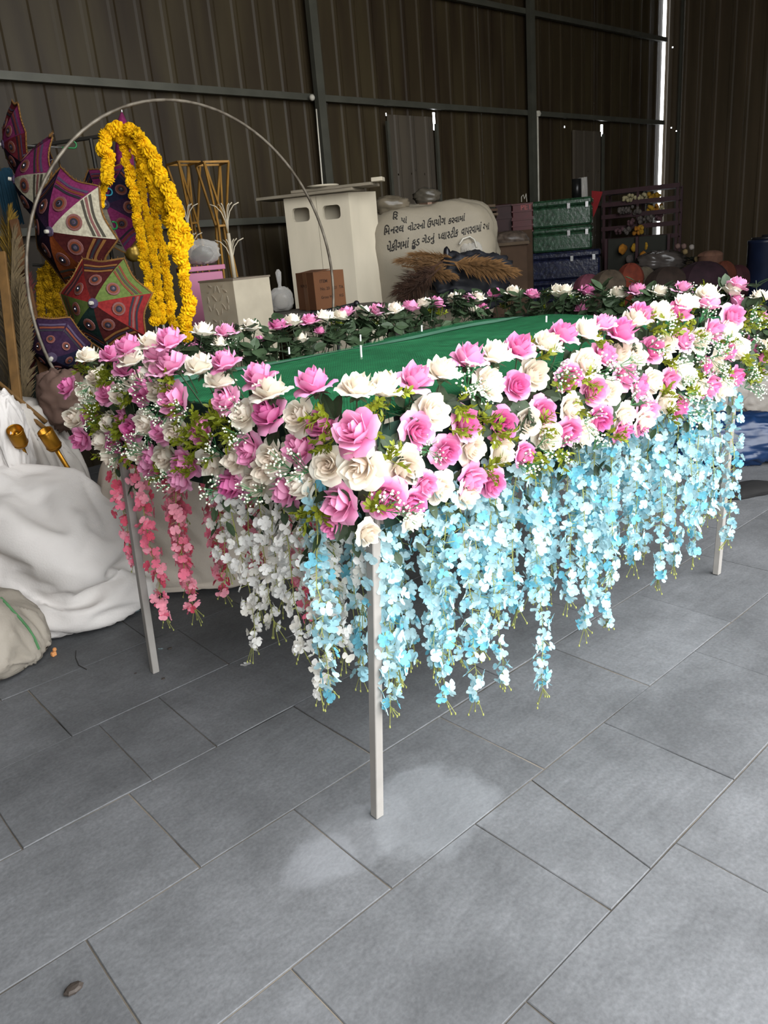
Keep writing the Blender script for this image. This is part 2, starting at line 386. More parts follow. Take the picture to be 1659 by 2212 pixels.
trim((WALL_X - .06, WALL_Y - .3, 0), (WALL_X - .06, WALL_Y - .3, ROOF_Z - .05), .03, .03)
for u, v0, v1 in ((940, 268, 410), (834, 262, 400), (1301, 290, 400)):
    a = ony(u, v0, WALL_Y - .07); trim((a[0], WALL_Y - .085, 0), (a[0], WALL_Y - .085, a[2]), .03, .03)
CONDUIT = mat('white_conduit', 'b0aca0', rough=.5)
a = ony(1161, 246, WALL_Y - .12); b = ony(1164, 470, WALL_Y - .12)
o = thing('conduit_pipe', 'thin white conduit pipe running down the wall beside the steel post', 'pipe', (b[0], b[1], 0))
M().tube([(b[0], b[1], 0), b, a], .011, 8).build('pipe', CONDUIT, o); M().lathe([(.03, -.03), (.045, 0), (.03, .03)], 10, a).build('cap', CONDUIT, o)
a = ony(674, 211, WALL_Y - .14)
M().ell(a, .027, 10, 6).build('trim_40', CONDUIT, smooth=True, kind='structure')

# ================================================================== the flower table
PINK = rose_mat('pink_petal', 'f9c9e2', 'f4a9d0', 'e275b0')
WHITE = rose_mat('white_petal', 'fbf9ef', 'faf6e6', 'f4e4d6')
LEAF = mat('dark_leaf', '35452f', rough=.5, var=.3, scale=20, orand=.25, trans=.15)
LIME = mat('lime_leaf', '79821f', rough=.5, var=.3, scale=30, orand=.25, trans=.25)
GSTEM = mat('gyp_stem', '3f7a4c', rough=.5, var=.25, scale=20, orand=.2)
GBALL = mat('gyp_bud', 'ecefdc', rough=.6, var=.05)
WSTEM = mat('vine_stem', '8e9150', rough=.6, var=.2)
LEGM = mat('grey_painted_steel', '8a8681', rough=.45, var=.08, scale=12, spec=.4)
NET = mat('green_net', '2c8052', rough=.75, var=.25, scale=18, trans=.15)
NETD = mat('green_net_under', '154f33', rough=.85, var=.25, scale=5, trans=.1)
TIE = mat('white_tie', 'e4e4e0', rough=.5, var=.05)

fb = onz(815, 1762); lb = onz(335, 1452); rb = onz(1548, 1240)
ft = onz(803, 938, 1.1); lt = onz(246, 856, 1.1); rt = np.array([rb[0], rb[1] - .03, 1.1]); bt = np.array([3.16, 2.66, 1.1]); bb = np.array([3.16, 2.68, 0])
table = thing('flower_table', 'rose-rimmed table with green net top and hanging blue, white and pink wisteria', 'table', (2.1, 2.0, 0), None)
TO = ORG['flower_table']
for a, b in ((fb, ft), (lb, lt), (rb, rt), (bb, bt)):
    B = basis(b - a, (1, 0, 0)); Ln = np.linalg.norm(b - a); m_ = M()
    m_.bbox((a + b) / 2 + (0, 0, .002), (.027, .027, Ln), .002, B); m_.build('leg', LEGM, table)
m_ = M()
for a, b in ((ft, lt), (ft, rt), (lt, bt), (rt, bt), ((ft + rt) / 2, (lt + bt) / 2)):
    m_.box((a + b) / 2 - (0, 0, .012), (.025, .025, np.linalg.norm(b - a)), basis(b - a, (0, 0, 1)))
for a, b in ((ft, lt), (ft, rt), (rt, bt)):
    m_.box((a + b) / 2 - (0, 0, .21), (.02, .02, np.linalg.norm(b - a)), basis(b - a, (0, 0, 1)))
m_.build('frame', LEGM, table)
def netz(u, v):
    return 1.125 + .012 * math.sin(u * 9 + 1) * math.sin(v * 7) + .01 * noise.noise(Vector((u * 5, v * 5, 0))) + .012 * math.cos(3 * PI * v) * .4
def netp(u, v, dz=0):
    a = ft + (rt - ft) * u; b = lt + (bt - lt) * u; q = a + (b - a) * v
    return (q[0], q[1], netz(u, v) + dz)
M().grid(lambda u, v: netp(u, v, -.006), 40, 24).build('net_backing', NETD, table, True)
m_ = M()
def thread(pts, wd, side):
    k = len(pts); side = np.array(side) * wd; v = [tuple(np.array(p) - side) for p in pts] + [tuple(np.array(p) + side) for p in pts]
    m_.add(v, [(i, i + 1, k + i + 1, k + i) for i in range(k - 1)])
for i in range(190): thread([netp((i + .5) / 190, j / 20) for j in range(21)], .0022, (1, 0, 0))
for j in range(105): thread([netp(i / 34, (j + .5) / 105, .0015) for i in range(35)], .0018, (0, 1, 0))
m_.build('net', NET, table, kind='stuff')
M().grid(lambda u, v: netp(u * 1.0, .88 + .055 * v + .02 * math.sin(u * 5), .004), 40, 1).build('net_selvedge', mat('net_band', '4a7560', rough=.7, var=.15), table)
m_ = M()
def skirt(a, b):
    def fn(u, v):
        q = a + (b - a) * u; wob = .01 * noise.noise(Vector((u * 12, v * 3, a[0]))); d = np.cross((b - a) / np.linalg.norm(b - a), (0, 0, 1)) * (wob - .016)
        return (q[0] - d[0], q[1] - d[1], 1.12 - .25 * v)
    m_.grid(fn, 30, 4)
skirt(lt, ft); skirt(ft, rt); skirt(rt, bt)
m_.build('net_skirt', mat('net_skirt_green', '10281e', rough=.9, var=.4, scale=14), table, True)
for u, v, v1 in ((625, 752, 765), (779, 723, 737), (911, 703, 716), (1180, 683, 696), (781, 750, 776)):
    a = onz(u, v1, 1.13); M().tube([a, a + (.002, 0, .028 if v1 - v < 20 else .05)], .004, 5).build('cable_tie', TIE, table)

# ---- rose meshes
RINGS = [(.17, .72, .0, 3, 1.3, .30), (.33, .74, .0, 4, 1.05, .34), (.50, .70, .02, 4, .98, .38), (.68, .62, .08, 5, .84, .46), (.95, .44, .34, 5, .72, .60)]
def petal(m_, k, phi, sd=0, rim=None):
    rk, hk, cu, n, Ph, ex = RINGS[k]; q = random.Random(sd * 31 + k * 7 + int(phi * 10))
    hk = hk * q.uniform(.93, 1.07); rk = rk * q.uniform(.93, 1.07); tip = .10 if k > 1 else .03; nu, nv = (6, 4)
    v = []; rimv = []
    for j in range(nv + 1):
        s_ = j / nv
        for i in range(nu + 1):
            u = 2 * i / nu - 1; wv = math.sin(PI * min(.93, .16 + .62 * s_)) ** .8
            s2 = s_ * (1 - .2 * u * u * s_) + tip * s_ * max(0, 1 - 2.2 * abs(u))
            r = rk * (max(s2, 0) ** ex) * (1 + .10 * abs(u) ** 2 * s_ * (1 if k > 2 else 0)); z = -.25 + (hk + .25) * s2 ** (1.15 if k < 3 else .95) - cu * s2 ** 3.2 - (.13 * abs(u) ** 2.5 * s_ if k > 2 else 0)
            z += .02 * math.sin(5 * u + phi * 3) * s_
            a = phi + u * Ph * wv * (1.1 if k < 2 else 1.0); r += (.075 * u if k < 4 else .04 * u)     # one edge tucked under the next petal
            v.append((r * math.cos(a), r * math.sin(a), z)); rimv.append(min(1, rk * .62 * (.25 + .75 * s2)))
    m_.add(v, [(j * (nu + 1) + i, j * (nu + 1) + i + 1, (j + 1) * (nu + 1) + i + 1, (j + 1) * (nu + 1) + i) for j in range(nv) for i in range(nu)])
    if rim is not None: rim.extend(rimv)
def rose_data(rings, sd, matl, name, one=None):
    m_ = M(); rim = []
    for k in rings:
        n = RINGS[k][3]
        for i in range(n if one is None else 1): petal(m_, k, 2 * PI * i / n + k * 1.1 + (0 if one is None else -k * 1.1), sd, rim)
    if 0 in rings:
        n0 = len(m_.v); m_.ell((0, 0, .2), (.08, .08, .42), 6, 4); rim.extend([0.02] * (len(m_.v) - n0))
    me = m_.mesh(name, matl, True); at_ = me.attributes.new('rim', 'FLOAT', 'POINT'); at_.data.foreach_set('value', rim); return me
ROSE = {c: [rose_data([0, 1, 2, 3, 4], sd, mt, 'rose') for sd in range(3)] for c, mt in (('P', PINK), ('W', WHITE))}
CORE = {c: rose_data([0, 1, 2, 3], 5, mt, 'rose_heart') for c, mt in (('P', PINK), ('W', WHITE))}
PET = {c: rose_data([4], 5, mt, 'petal', one=1) for c, mt in (('P', PINK), ('W', WHITE))}
def leaf_shape(m_, P, d, nrm, L, W, mi=0):
    B = basis(d, nrm); x, y, z = B[:, 1], B[:, 0], B[:, 2]; prof = ((0, 0), (.25, .75), (.5, 1), (.8, .6), (1, 0)); v = []
    for s_, wv in prof:
        c = np.array(P) + z * L * s_ - y * .18 * L * s_ * s_
        for q in (-1, 0, 1): v.append(c + x * q * wv * W - y * (0 if q else .12 * W))
    m_.add(v, [(j * 3 + i, j * 3 + i + 1, j * 3 + i + 4, j * 3 + i + 3) for j in range(4) for i in range(2)], mi)
# calyx with stem (unit: rose radius = 1)
m_ = M()
for i in range(5):
    a = 2 * PI * i / 5; leaf_shape(m_, (0, 0, -.22), (math.cos(a), math.sin(a), -.1), (0, 0, 1), .62, .14)
m_.lathe([(.05, -.5), (.2, -.3), (.16, -.15)], 7); m_.tube([(0, 0, -.4), (.05, 0, -1.4), (0, 0, -2.7)], .04, 5)
CALYX = m_.mesh('calyx', LEAF)
def dark_leaves(sd):
    q = random.Random(sd); m_ = M(); m_.tube([(0, 0, -.02), (0, 0, .06)], .0016, 4)
    for i in range(5):
        a = q.uniform(0, 2 * PI); e = q.uniform(.1, .8); leaf_shape(m_, (0, 0, q.uniform(.0, .05)), (math.cos(a), math.sin(a), e), (0, 0, 1), q.uniform(.04, .06), q.uniform(.014, .019))
    return m_.mesh('rose_leaves', LEAF)
def lime_sprig(sd):
    q = random.Random(sd); m_ = M()
    for i in range(6):
        a = q.uniform(0, 2 * PI); d = np.array([math.cos(a) * .9, math.sin(a) * .9, q.uniform(.6, 1.3)]); d /= np.linalg.norm(d); L = q.uniform(.035, .055)
        m_.tube([(0, 0, 0), d * L], .0012, 3)
        for k in range(7):
            s_ = .3 + .7 * k / 6; b = q.uniform(0, 2 * PI); B = basis(d); dd = d * .9 + (B[:, 0] * math.cos(b) + B[:, 1] * math.sin(b)) * .8
            leaf_shape(m_, d * L * s_, dd, d, q.uniform(.014, .021), .0042)
    return m_.mesh('lime_sprig', LIME)
def gyp(sd):
    q = random.Random(sd); m_ = M()
    for i in range(7):
        a = q.uniform(0, 2 * PI); d = np.array([math.cos(a) * .7, math.sin(a) * .7, q.uniform(.7, 1.4)]); d /= np.linalg.norm(d); L = q.uniform(.05, .075); B = basis(d)
        m_.tube([(0, 0, 0), d * L * .6], .0009, 3)
        for k in range(4):
            b = q.uniform(0, 2 * PI); e = d * L + (B[:, 0] * math.cos(b) + B[:, 1] * math.sin(b)) * q.uniform(.006, .018) + d * q.uniform(-.012, .012)
            m_.tube([d * L * .55, e], .0008, 3); m_.ell(e, q.uniform(.0026, .0038), 6, 4, mi=1)
    return m_.mesh('gypsophila', [GSTEM, GBALL])
DARKL = [dark_leaves(i) for i in range(4)]; LIMES = [lime_sprig(i + 20) for i in range(4)]; GYPS = [gyp(i + 40) for i in range(4)]

XL, YR, XE, YB = 1.01, 1.285, 3.26, 2.74
front = """W192,770 P245,768 P279,751 W283,777 P272,798 W328,741 P368,737 P342,766 W339,786 P373,786 P353,802 W209,815 P147,836 W187,847 P232,851 W263,851 W290,820 P310,846 W344,842 P377,865,1.15
P198,900 W162,903 W236,912 P270,905 P285,927 W317,914 P351,930 W380,930 P176,949 W221,950 P250,956 W239,985 W301,977 P332,987 W360,987 P319,1005 P398,997
W432,792 P487,783 W474,825 P488,865 W528,895 P561,816 W582,843 P436,932 P581,895 W646,901 P405,1002 W460,1000 W510,991 P541,975 W590,988 P646,968 W575,1011 W557,1040 P391,1031 P528,1037 P615,1062 W657,1046 P503,1046
P678,829 P696,917 P783,937,1.15 W710,1006 W794,1013,1.15 P736,1087,1.1 P721,1134,.8"""
right = """W772,836 W830,838 P895,820 W873,1010,1.1 P902,930 P835,1078,1.1 P891,1087,.9 W891,1123,.8 W794,1152,.75
W955,801 P1013,774 W1071,766 P1121,750 W934,887 P1005,915 W1057,829 P1117,833 W1152,809 P1083,917 W1137,909 P965,976 W1019,968 W1081,974 P1129,980,.85 W952,1054 P1019,1036 P1063,1044 W1007,1068,.8 P920,1046,.7
W1180,743 P1216,723 W1268,716 P1303,701,.9 P1341,716,1.15 W1373,692 P1386,676 P1227,814 W1266,783 P1306,767 W1335,763 W1370,770 P1406,756 P1172,890 W1232,880 P1283,844 W1315,844 P1350,812 P1377,835 W1409,824 P1294,904 W1348,897 P1395,886 W1181,944 P1228,933 W1261,938 P1341,931 P1384,922,.8 W1391,909
W1530,636 P1530,657 W1481,656 P1467,674 W1427,676 P1583,684 P1540,716 W1572,713 P1476,735 W1508,735 W1439,746 P1570,760 W1595,751 P1515,790 W1543,787 W1474,807 P1446,820 P1587,814 W1508,837 P1533,834 W1562,839 W1437,869 P1467,879"""
endf = """P1594,615 W1582,629 P1589,651 W1642,642 P1639,677 W1620,688 P1620,748 W1647,746 W1615,797 P1645,778"""
back = """W438,716 P489,717 W541,706 P601,703 W632,695 P669,692 W700,687 W735,685 P747,676 W782,678 P816,672 W852,669 P886,664 W915,656 P942,656 W982,647 P1010,648 W1032,644 P1068,635 W474,741,.8 W650,734,.8 P420,756 W1023,670,.8 P1041,664,.7 P690,716,.6 P560,735,.6"""
backe = """W1109,632 P1150,637 W1204,632 W1221,629 P1269,631 W1336,636 P1376,629 W1424,631 P1474,625 P1255,668,.7 W1160,668,.7"""
roses = []
def parse(s_, surf):
    for t in s_.split():
        c = t[0]; q = t[1:].split(','); roses.append((c, float(q[0]), float(q[1]), float(q[2]) if len(q) > 2 else 1.0, surf))
for s_, k in ((front, 'L'), (right, 'R'), (endf, 'E'), (back, 'B'), (backe, 'BE')): parse(s_, k)
rq = random.Random(11); placed = []
for c, u, v, sz, k in roses:
    if k == 'L': P = onx(u, v, XL + rq.uniform(-.012, .012)); out = np.array([-1.0, -.15, 0]); P[1] = max(P[1], 1.24)
    elif k == 'R':
        P = ony(u, v, YR + rq.uniform(-.012, .012)); out = np.array([-.1, -1.0, 0])
        if P[0] > XE: P = onx(u, v, XE); out = np.array([.8, -.6, 0])
    elif k == 'E': P = onx(u, v, XE + rq.uniform(-.01, .01)); out = np.array([.7, -.7, 0]); P[1] = np.clip(P[1], 1.2, 2.7)
    elif k == 'B': P = ony(u, v, YB); out = np.array([0, .35, 0])
    else: P = onx(u, v, XE); out = np.array([.35, 0, 0])
    z = P[2]
    if k in ('B', 'BE'): nv_ = np.array([0, 0, 1.0]) + out * .5 + np.array([rq.uniform(-.25, .25), rq.uniform(-.3, .1), 0])
    elif z > 1.19: nv_ = out * rq.uniform(.1, .5) + np.array([rq.uniform(-.25, .25), rq.uniform(-.2, .2), 1.0])
    elif z > 1.12: nv_ = out + np.array([rq.uniform(-.3, .3), rq.uniform(-.3, .3), rq.uniform(.3, .8)])
    elif z > .98: nv_ = out + np.array([rq.uniform(-.35, .35), rq.uniform(-.35, .35), rq.uniform(-.1, .35)])
    else: nv_ = out + np.array([rq.uniform(-.35, .35), rq.uniform(-.35, .35), rq.uniform(-.55, .0)])
    placed.append((c, P, nv_, sz * rq.uniform(.92, 1.06), k))
order = sorted(range(len(placed)), key=lambda i: depth(placed[i][1])); near = set(order[:40])
for i, (c, P, nv_, sz, k) in enumerate(placed):
    B = basis(nv_) @ rotz(rq.uniform(0, 360)); s_ = .053 * sz; Mx = mx(P - TO - B[:, 2] * s_ * .15, B, (s_ * rq.uniform(.95, 1.05), s_, s_ * rq.uniform(.9, 1.15)))
    o = inst('rose', CORE[c] if i in near else ROSE[c][rq.randrange(3)], Mx, table)
    if i in near:
        for j in range(5):
            T = Matrix.Rotation(2 * PI * j / 5 + .4 + rq.uniform(-.15, .15), 4, 'Z') @ Matrix.Rotation(rq.uniform(-.12, .12), 4, 'Y'); inst('petal', PET[c], T, o)
    if k in ('B', 'BE') or P[2] > 1.17: inst('calyx', CALYX, Matrix.Identity(4), o)
# foliage between the roses
RP = np.array([p[1] for p in placed])
def scatter(n, meshes, name, gap, push, zr, size, seed, kinds='LLLRRRRRE', apart=.035):
    q = random.Random(seed); got = []; tries = 0
    while len(got) < n and tries < 20000:
        tries += 1; k = q.choice(kinds); z = q.uniform(*zr)
        if k == 'L': P = np.array([XL + push, q.uniform(1.3, 2.72), z]); out = np.array([-1.0, -.1, 0])
        elif k == 'R': P = np.array([q.uniform(1.05, 3.2), YR + push, z]); out = np.array([-.1, -1.0, 0])
        elif k == 'E': P = np.array([XE - push, q.uniform(1.35, 2.0), z]); out = np.array([1.0, -.2, 0])
        elif k == 'B': P = np.array([q.uniform(1.1, 3.2), YB - push, z]); out = np.array([0, -.2, .6])
        else: P = np.array([XE - push, q.uniform(1.4, 2.7), z]); out = np.array([-.2, 0, .6])
        if np.min(np.linalg.norm(RP - P, axis=1)) < gap: continue
        if got and np.min(np.linalg.norm(np.array(got) - P, axis=1)) < apart: continue
        got.append(P); d = out + np.array([q.uniform(-.5, .5), q.uniform(-.5, .5), q.uniform(-.2, .7) + (.5 if z > 1.17 else 0)])
        inst(name, q.choice(meshes), mx(P - TO, basis(d) @ rotz(q.uniform(0, 360)), q.uniform(*size)), table)
    return got
scatter(150, DARKL, 'rose_leaves', .03, .062, (.90, 1.16), (.9, 1.25), 1)
scatter(150, DARKL, 'rose_leaves', .02, -.03, (1.08, 1.20), (.9, 1.5), 2, 'BBQ', .022); scatter(130, DARKL, 'rose_leaves', .02, .03, (1.08, 1.19), (.9, 1.5), 12, 'BBQ', .022)
scatter(95, LIMES, 'lime_sprig', .042, .0, (.89, 1.2), (.85, 1.2), 3)
scatter(14, LIMES, 'lime_sprig', .04, .0, (1.14, 1.22), (.6, .9), 5, 'BQ')
scatter(80, GYPS, 'gypsophila', .036, -.005, (.87, 1.18), (.75, 1.05), 4)
scatter(12, GYPS, 'gypsophila', .036, -.005, (1.14, 1.2), (.7, .9), 6, 'BQ')

# ---- hanging wisteria
def tri(name, cols, tr=.3):
    return [mat(name + '_%s' % i, c, rough=.7, var=.10, scale=60, spec=.1, trans=tr) for i, c in (('pale', cols[0]), ('mid', cols[1]), ('deep', cols[2]))]
WC = {'B': tri('blue_blossom', ('b6d4da', '9dc7d2', '70b5c8')), 'W': tri('white_blossom', ('f2f1ee', 'e9e7e2', 'ddd9d0')), 'P': tri('pink_blossom', ('f5a5b6', 'ee7d97', 'dd5d74'))}
def blossom(m_, P, nrm, r, q, mi):
    B = basis(nrm) @ rotz(q.uniform(0, 360)); P = np.array(P)
    for k in range(4 if q.random() < .7 else 3):
        a = PI / 2 * k + q.uniform(-.2, .2); d = B[:, 0] * math.cos(a) + B[:, 1] * math.sin(a); t = np.cross(B[:, 2], d); lift = q.uniform(.1, .55)
        v = [P]
        for j, (x, y, zz) in enumerate(((.35, .38, .1), (.75, .55, .3), (1.02, .3, .32), (1.06, 0, .25), (1.02, -.3, .32), (.75, -.55, .3), (.35, -.38, .1))):
            v.append(P + r * (d * x + t * y + B[:, 2] * (zz * lift * 2 + .03 * math.sin(j * 2))))
        v.append(P + r * (d * .65 + B[:, 2] * .12 * lift * 2))
        m_.add(v, [(0, 1, 8), (1, 2, 8), (2, 3, 8), (3, 4, 8), (4, 5, 8), (5, 6, 8), (6, 7, 8), (7, 0, 8)], mi)
def blossom_mesh(c, mi, sd):
    m_ = M(); blossom(m_, (0, 0, 0), (0, 0, 1), 1, random.Random(sd), 0); return m_.mesh('blossom', WC[c][mi])
BM = {c: [blossom_mesh(c, mi, s_) for mi in range(3) for s_ in (1, 2)] for c in 'BWP'}
nb = [0]
def strand(c, top, L, seed, singles=False, full=1.0, leaves=True):
    q = random.Random(seed); top = np.array(top); sway = np.array([q.uniform(-.04, .04), q.uniform(-.03, .03), 0]); k = 9
    pts = [top + sway * math.sin(2.2 * i / k) + np.array([q.uniform(-.006, .006), q.uniform(-.006, .006), 0]) - np.array([0, 0, L * i / k]) for i in range(k + 1)]
    m_ = M(); m_.tube(pts, [.0022 * (1 - .6 * i / k) for i in range(k + 1)], 4)
    tip = pts[-1]
    for i in range(5):
        e = tip + np.array([q.uniform(-.025, .025), q.uniform(-.025, .025), -q.uniform(.0, .05)]); m_.tube([tip + (0, 0, .02), e], .0012, 3); m_.ell(e, (.003, .003, .005), 5, 3)
    bl = M(); n = int(L / .0105 * full); sing = []
    for i in range(n):
        s_ = (i + q.random()) / n; s_ = s_ ** .95
        if s_ > .97: s_ = .97
        x = s_ * k; j = int(x); p = pts[j] + (pts[j + 1] - pts[j]) * (x - j)
        w_ = .036 * (1.0 - .55 * s_ ** 2) + .004; a = q.uniform(0, 2 * PI); rr = w_ * q.uniform(.35, 1.0)
        off = np.array([math.cos(a) * rr, math.sin(a) * rr, q.uniform(-.01, .01)]); P = p + off
        m_.tube([p + (0, 0, .012), P], .0009, 3)
        nrm = np.array([math.cos(a), math.sin(a), q.uniform(-.5, .9)]) + np.array([q.uniform(-.6, .6), q.uniform(-.6, .6), 0])
        mi = q.choices((0, 1, 2), (.45, .4, .15))[0]; r = q.uniform(.0150, .0195)
        if singles: sing.append((P, nrm, r, mi))
        else: blossom(bl, P, nrm, r, q, mi)
    st = m_.build('wisteria_strand', WSTEM, table)
    if singles:
        for P, nrm, r, mi in sing:
            inst('blossom', BM[c][mi * 2 + q.randrange(2)], mx(P - TO, basis(nrm) @ rotz(q.uniform(0, 360)), r), st); nb[0] += 1
    else: bl.build('blossoms', WC[c], st, kind='stuff')
    if leaves:
        lm = M()
        for i in range(q.randint(3, 6)):
            a = q.uniform(0, 2 * PI); p = pts[0] - (0, 0, q.uniform(-.03, .18)); leaf_shape(lm, p, (math.cos(a), math.sin(a), -.9), (0, 0, 1), q.uniform(.04, .055), .012)
        lm.build('leaf_cluster', LEAF, st, kind='stuff')
wq = random.Random(23)
# pixel of the lowest blossom of each strand of the front row -> length
blue = [(735, 1515, 1), (840, 1440, 0), (880, 1450, 0), (920, 1430, 0), (955, 1530, 1), (1010, 1520, 1), (1045, 1400, 0), (1095, 1465, 1), (1135, 1330, 0), (1178, 1480, 1), (1215, 1310, 0), (1245, 1370, 0), (1285, 1300, 0), (1330, 1345, 0),
        (1365, 1220, 0), (1405, 1250, 0), (1450, 1240, 0), (1495, 1200, 0), (1520, 1110, 0), (1555, 1170, 0), (835, 1520, 0), (985, 1370, 0), (1070, 1300, 0), (1160, 1290, 0), (1310, 1250, 0), (1470, 1130, 0)]
for i, (u, v, sg) in enumerate(blue):
    yy = 1.34 if u > 790 else 1.40
    P = ony(u, v, yy + wq.uniform(-.03, .05)); strand('B', (P[0], P[1], wq.uniform(.93, .99)), .96 - P[2], 100 + i, sg and nb[0] < 300, 1.15)
for i in range(44):      # second and third rows behind
    X = 1.2 + i * .044 + wq.uniform(-.02, .02); strand('B', (X, wq.uniform(1.44, 1.62), .98), wq.uniform(.5, .72), 200 + i, False, .8, i % 3 == 0)
for i in range(8): strand('W', (1.25 + .2 * i, 1.75 + wq.uniform(-.05, .05), .98), wq.uniform(.4, .6), 250 + i, False, .7, False)
left = [('P', 350, 1330, 1.05), ('P', 300, 1230, 1.05), ('P', 385, 1240, 1.1), ('P', 445, 1330, 1.1), ('P', 420, 1260, 1.15), ('P', 500, 1290, 1.2), ('P', 480, 1230, 1.25), ('P', 545, 1250, 1.3), ('P', 580, 1240, 1.3), ('P', 670, 1330, 1.3), ('P', 690, 1270, 1.35),
        ('W', 535, 1400, 1.04), ('W', 490, 1230, 1.04), ('W', 600, 1350, 1.06), ('W', 570, 1320, 1.1), ('W', 655, 1400, 1.05), ('W', 640, 1300, 1.1), ('W', 705, 1500, 1.05), ('W', 680, 1370, 1.1), ('W', 765, 1420, 1.15), ('W', 620, 1260, 1.2), ('W', 740, 1350, 1.2), ('W', 780, 1330, 1.1), ('W', 725, 1300, 1.1), ('B', 720, 1420, 1.05), ('P', 395, 1130, 1.2)]
for i, (c, u, v, X) in enumerate(left):
    P = onx(u, v, X); strand(c, (P[0], P[1], wq.uniform(.93, .98)), max(.2, .95 - P[2]), 300 + i, False, .95 if c == 'W' else 1.15)

# ================================================================== sacks and bags on the floor
def crease(d, seed, k=1.0):
    p = Vector((d[0] * 1.5 + seed, d[1] * 1.5 - seed * .7, d[2] * 1.5))
    w_ = Vector((noise.noise(p * 1.1), noise.noise(p * 1.1 + Vector((5, 1, 2))), noise.noise(p * 1.1 + Vector((1, 7, 3)))))
    def ridge(q, sh): return max(0.0, 1 - abs(noise.noise(q)) * sh)
    a = ridge(p * .75 + w_ * 1.1, 2.6) ** 1.4; b = ridge(p * 1.5 + w_ * 1.8 + Vector((9, 2, 4)), 3.0) ** 1.5; c = ridge(p * 3.2 + w_ * 2.4 + Vector((3, 8, 1)), 3.2) ** 1.5
    return 1 + k * (.13 * noise.noise(p * .9) + .11 * (a - .35) - .065 * (b - .3) + .016 * c + .004 * noise.noise(p * 9))
def soft(m_, c, rad, seed, k=1.0, Rm=None, n=96, kk=60, floor=0.0, sq=.8, mi=0):
    n0 = len(m_.v)
    def fn(d):
        e = sum(abs(x) ** (2 / sq) for x in d) ** (-sq / 2); return e * crease(d, seed, k)
    m_.ell(c, rad, n, kk, Rm, mi, fn)
    for i in range(n0, len(m_.v)):
        x, y, z = m_.v[i]
        if z < floor: m_.v[i] = (x, y, floor + .002 * noise.noise(Vector((x * 9, y * 9, 0))) + .003)
    return m_
def cube_ball(name, c, rad, cuts, seed, amp, Rm, sq=.77, zmin=.012):
    import bmesh
    bm = bmesh.new(); bmesh.ops.create_cube(bm, size=2); bmesh.ops.subdivide_edges(bm, edges=bm.edges[:], cuts=cuts, use_grid_fill=True)
    for q in bm.verts:
        d = Vector([math.tan(x * PI / 4) for x in q.co]).normalized(); e = sum(abs(x) ** (2 / sq) for x in d) ** (-sq / 2)
        r = e * (1 + amp * noise.noise(d * 1.3 + Vector((seed, 0, 0))) + amp * .5 * noise.noise(d * 3 + Vector((seed, 4, 0))))
        p = Rm @ (np.array(d) * np.array(rad) * r) + np.array(c); p[2] = max(zmin, p[2]); q.co = Vector(p)
    me = bpy.data.meshes.new(name); bm.to_mesh(me); bm.free(); return me
def drape(c, rad, seed, yaw, cuts=31, frames=32, loose=1.3, amp=.3, sq=.77, lumps=()):
    """lets a loose cloth bag settle over lumpy contents and returns its shape"""
    s2 = bpy.data.scenes.new('settling'); Rm = rotz(yaw); tmp = []
    def link(me):
        o = bpy.data.objects.new(me.name, me); s2.collection.objects.link(o); tmp.append(o); return o
    for lc, lr in [(c, rad)] + list(lumps):
        k = link(cube_ball('lump', lc, lr, 12, seed, amp, Rm, sq)); k.modifiers.new('c', 'COLLISION'); k.collision.thickness_outer = .008; k.collision.cloth_friction = 25
    fm = bpy.data.meshes.new('ground'); fm.from_pydata([(c[0] - 2, c[1] - 2, 0), (c[0] + 2, c[1] - 2, 0), (c[0] + 2, c[1] + 2, 0), (c[0] - 2, c[1] + 2, 0)], [], [(0, 1, 2, 3)]); fo = link(fm); fo.modifiers.new('c', 'COLLISION'); fo.collision.thickness_outer = .008; fo.collision.cloth_friction = 40
    cl = link(cube_ball('bag', (c[0], c[1], c[2] * 1.12 + .06), tuple(x * loose for x in rad), cuts, seed + 3, .12, Rm, sq)); m_ = cl.modifiers.new('cl', 'CLOTH'); t = m_.settings
    t.quality = 5; t.mass = .15; t.tension_stiffness = 40; t.compression_stiffness = 40; t.shear_stiffness = 20; t.bending_stiffness = .25; t.air_damping = 2
    m_.collision_settings.distance_min = .006; m_.collision_settings.collision_quality = 2; m_.point_cache.frame_end = frames + 5
    for f in range(1, frames + 1): s2.frame_set(f)
    dg = s2.view_layers[0].depsgraph; me = bpy.data.meshes.new_from_object(cl.evaluated_get(dg), depsgraph=dg)
    v = [tuple(p.co) for p in me.vertices]; f = [tuple(p.vertices) for p in me.polygons]; bpy.data.meshes.remove(me)
    for o in tmp: d = o.data; bpy.data.objects.remove(o); bpy.data.meshes.remove(d)
    bpy.data.scenes.remove(s2); return v, f
def draped(label, c, rad, seed, ma, yaw, **kw):
    v, f = drape(c, rad, seed, yaw, **kw); m_ = M(); m_.add(v, f); return tag(m_.build('woven_sack', ma, smooth=True), label, 'sack')
def sack_mat(name, col, var=.07): return mat(name, col, rough=.6, var=var, scale=4, bump=.15, bscale=120, spec=.35, trans=.08)
SK_W = sack_mat('white_woven_plastic', 'd0cbc7'); SK_G = sack_mat('greyish_woven_plastic', 'aaa49d'); SK_B = sack_mat('beige_woven_plastic', 'bbb0a3')
SK_D = sack_mat('dirty_woven_plastic', '9c9488', .15)
GSEAM = mat('green_seam', '4c7a50', rough=.7)
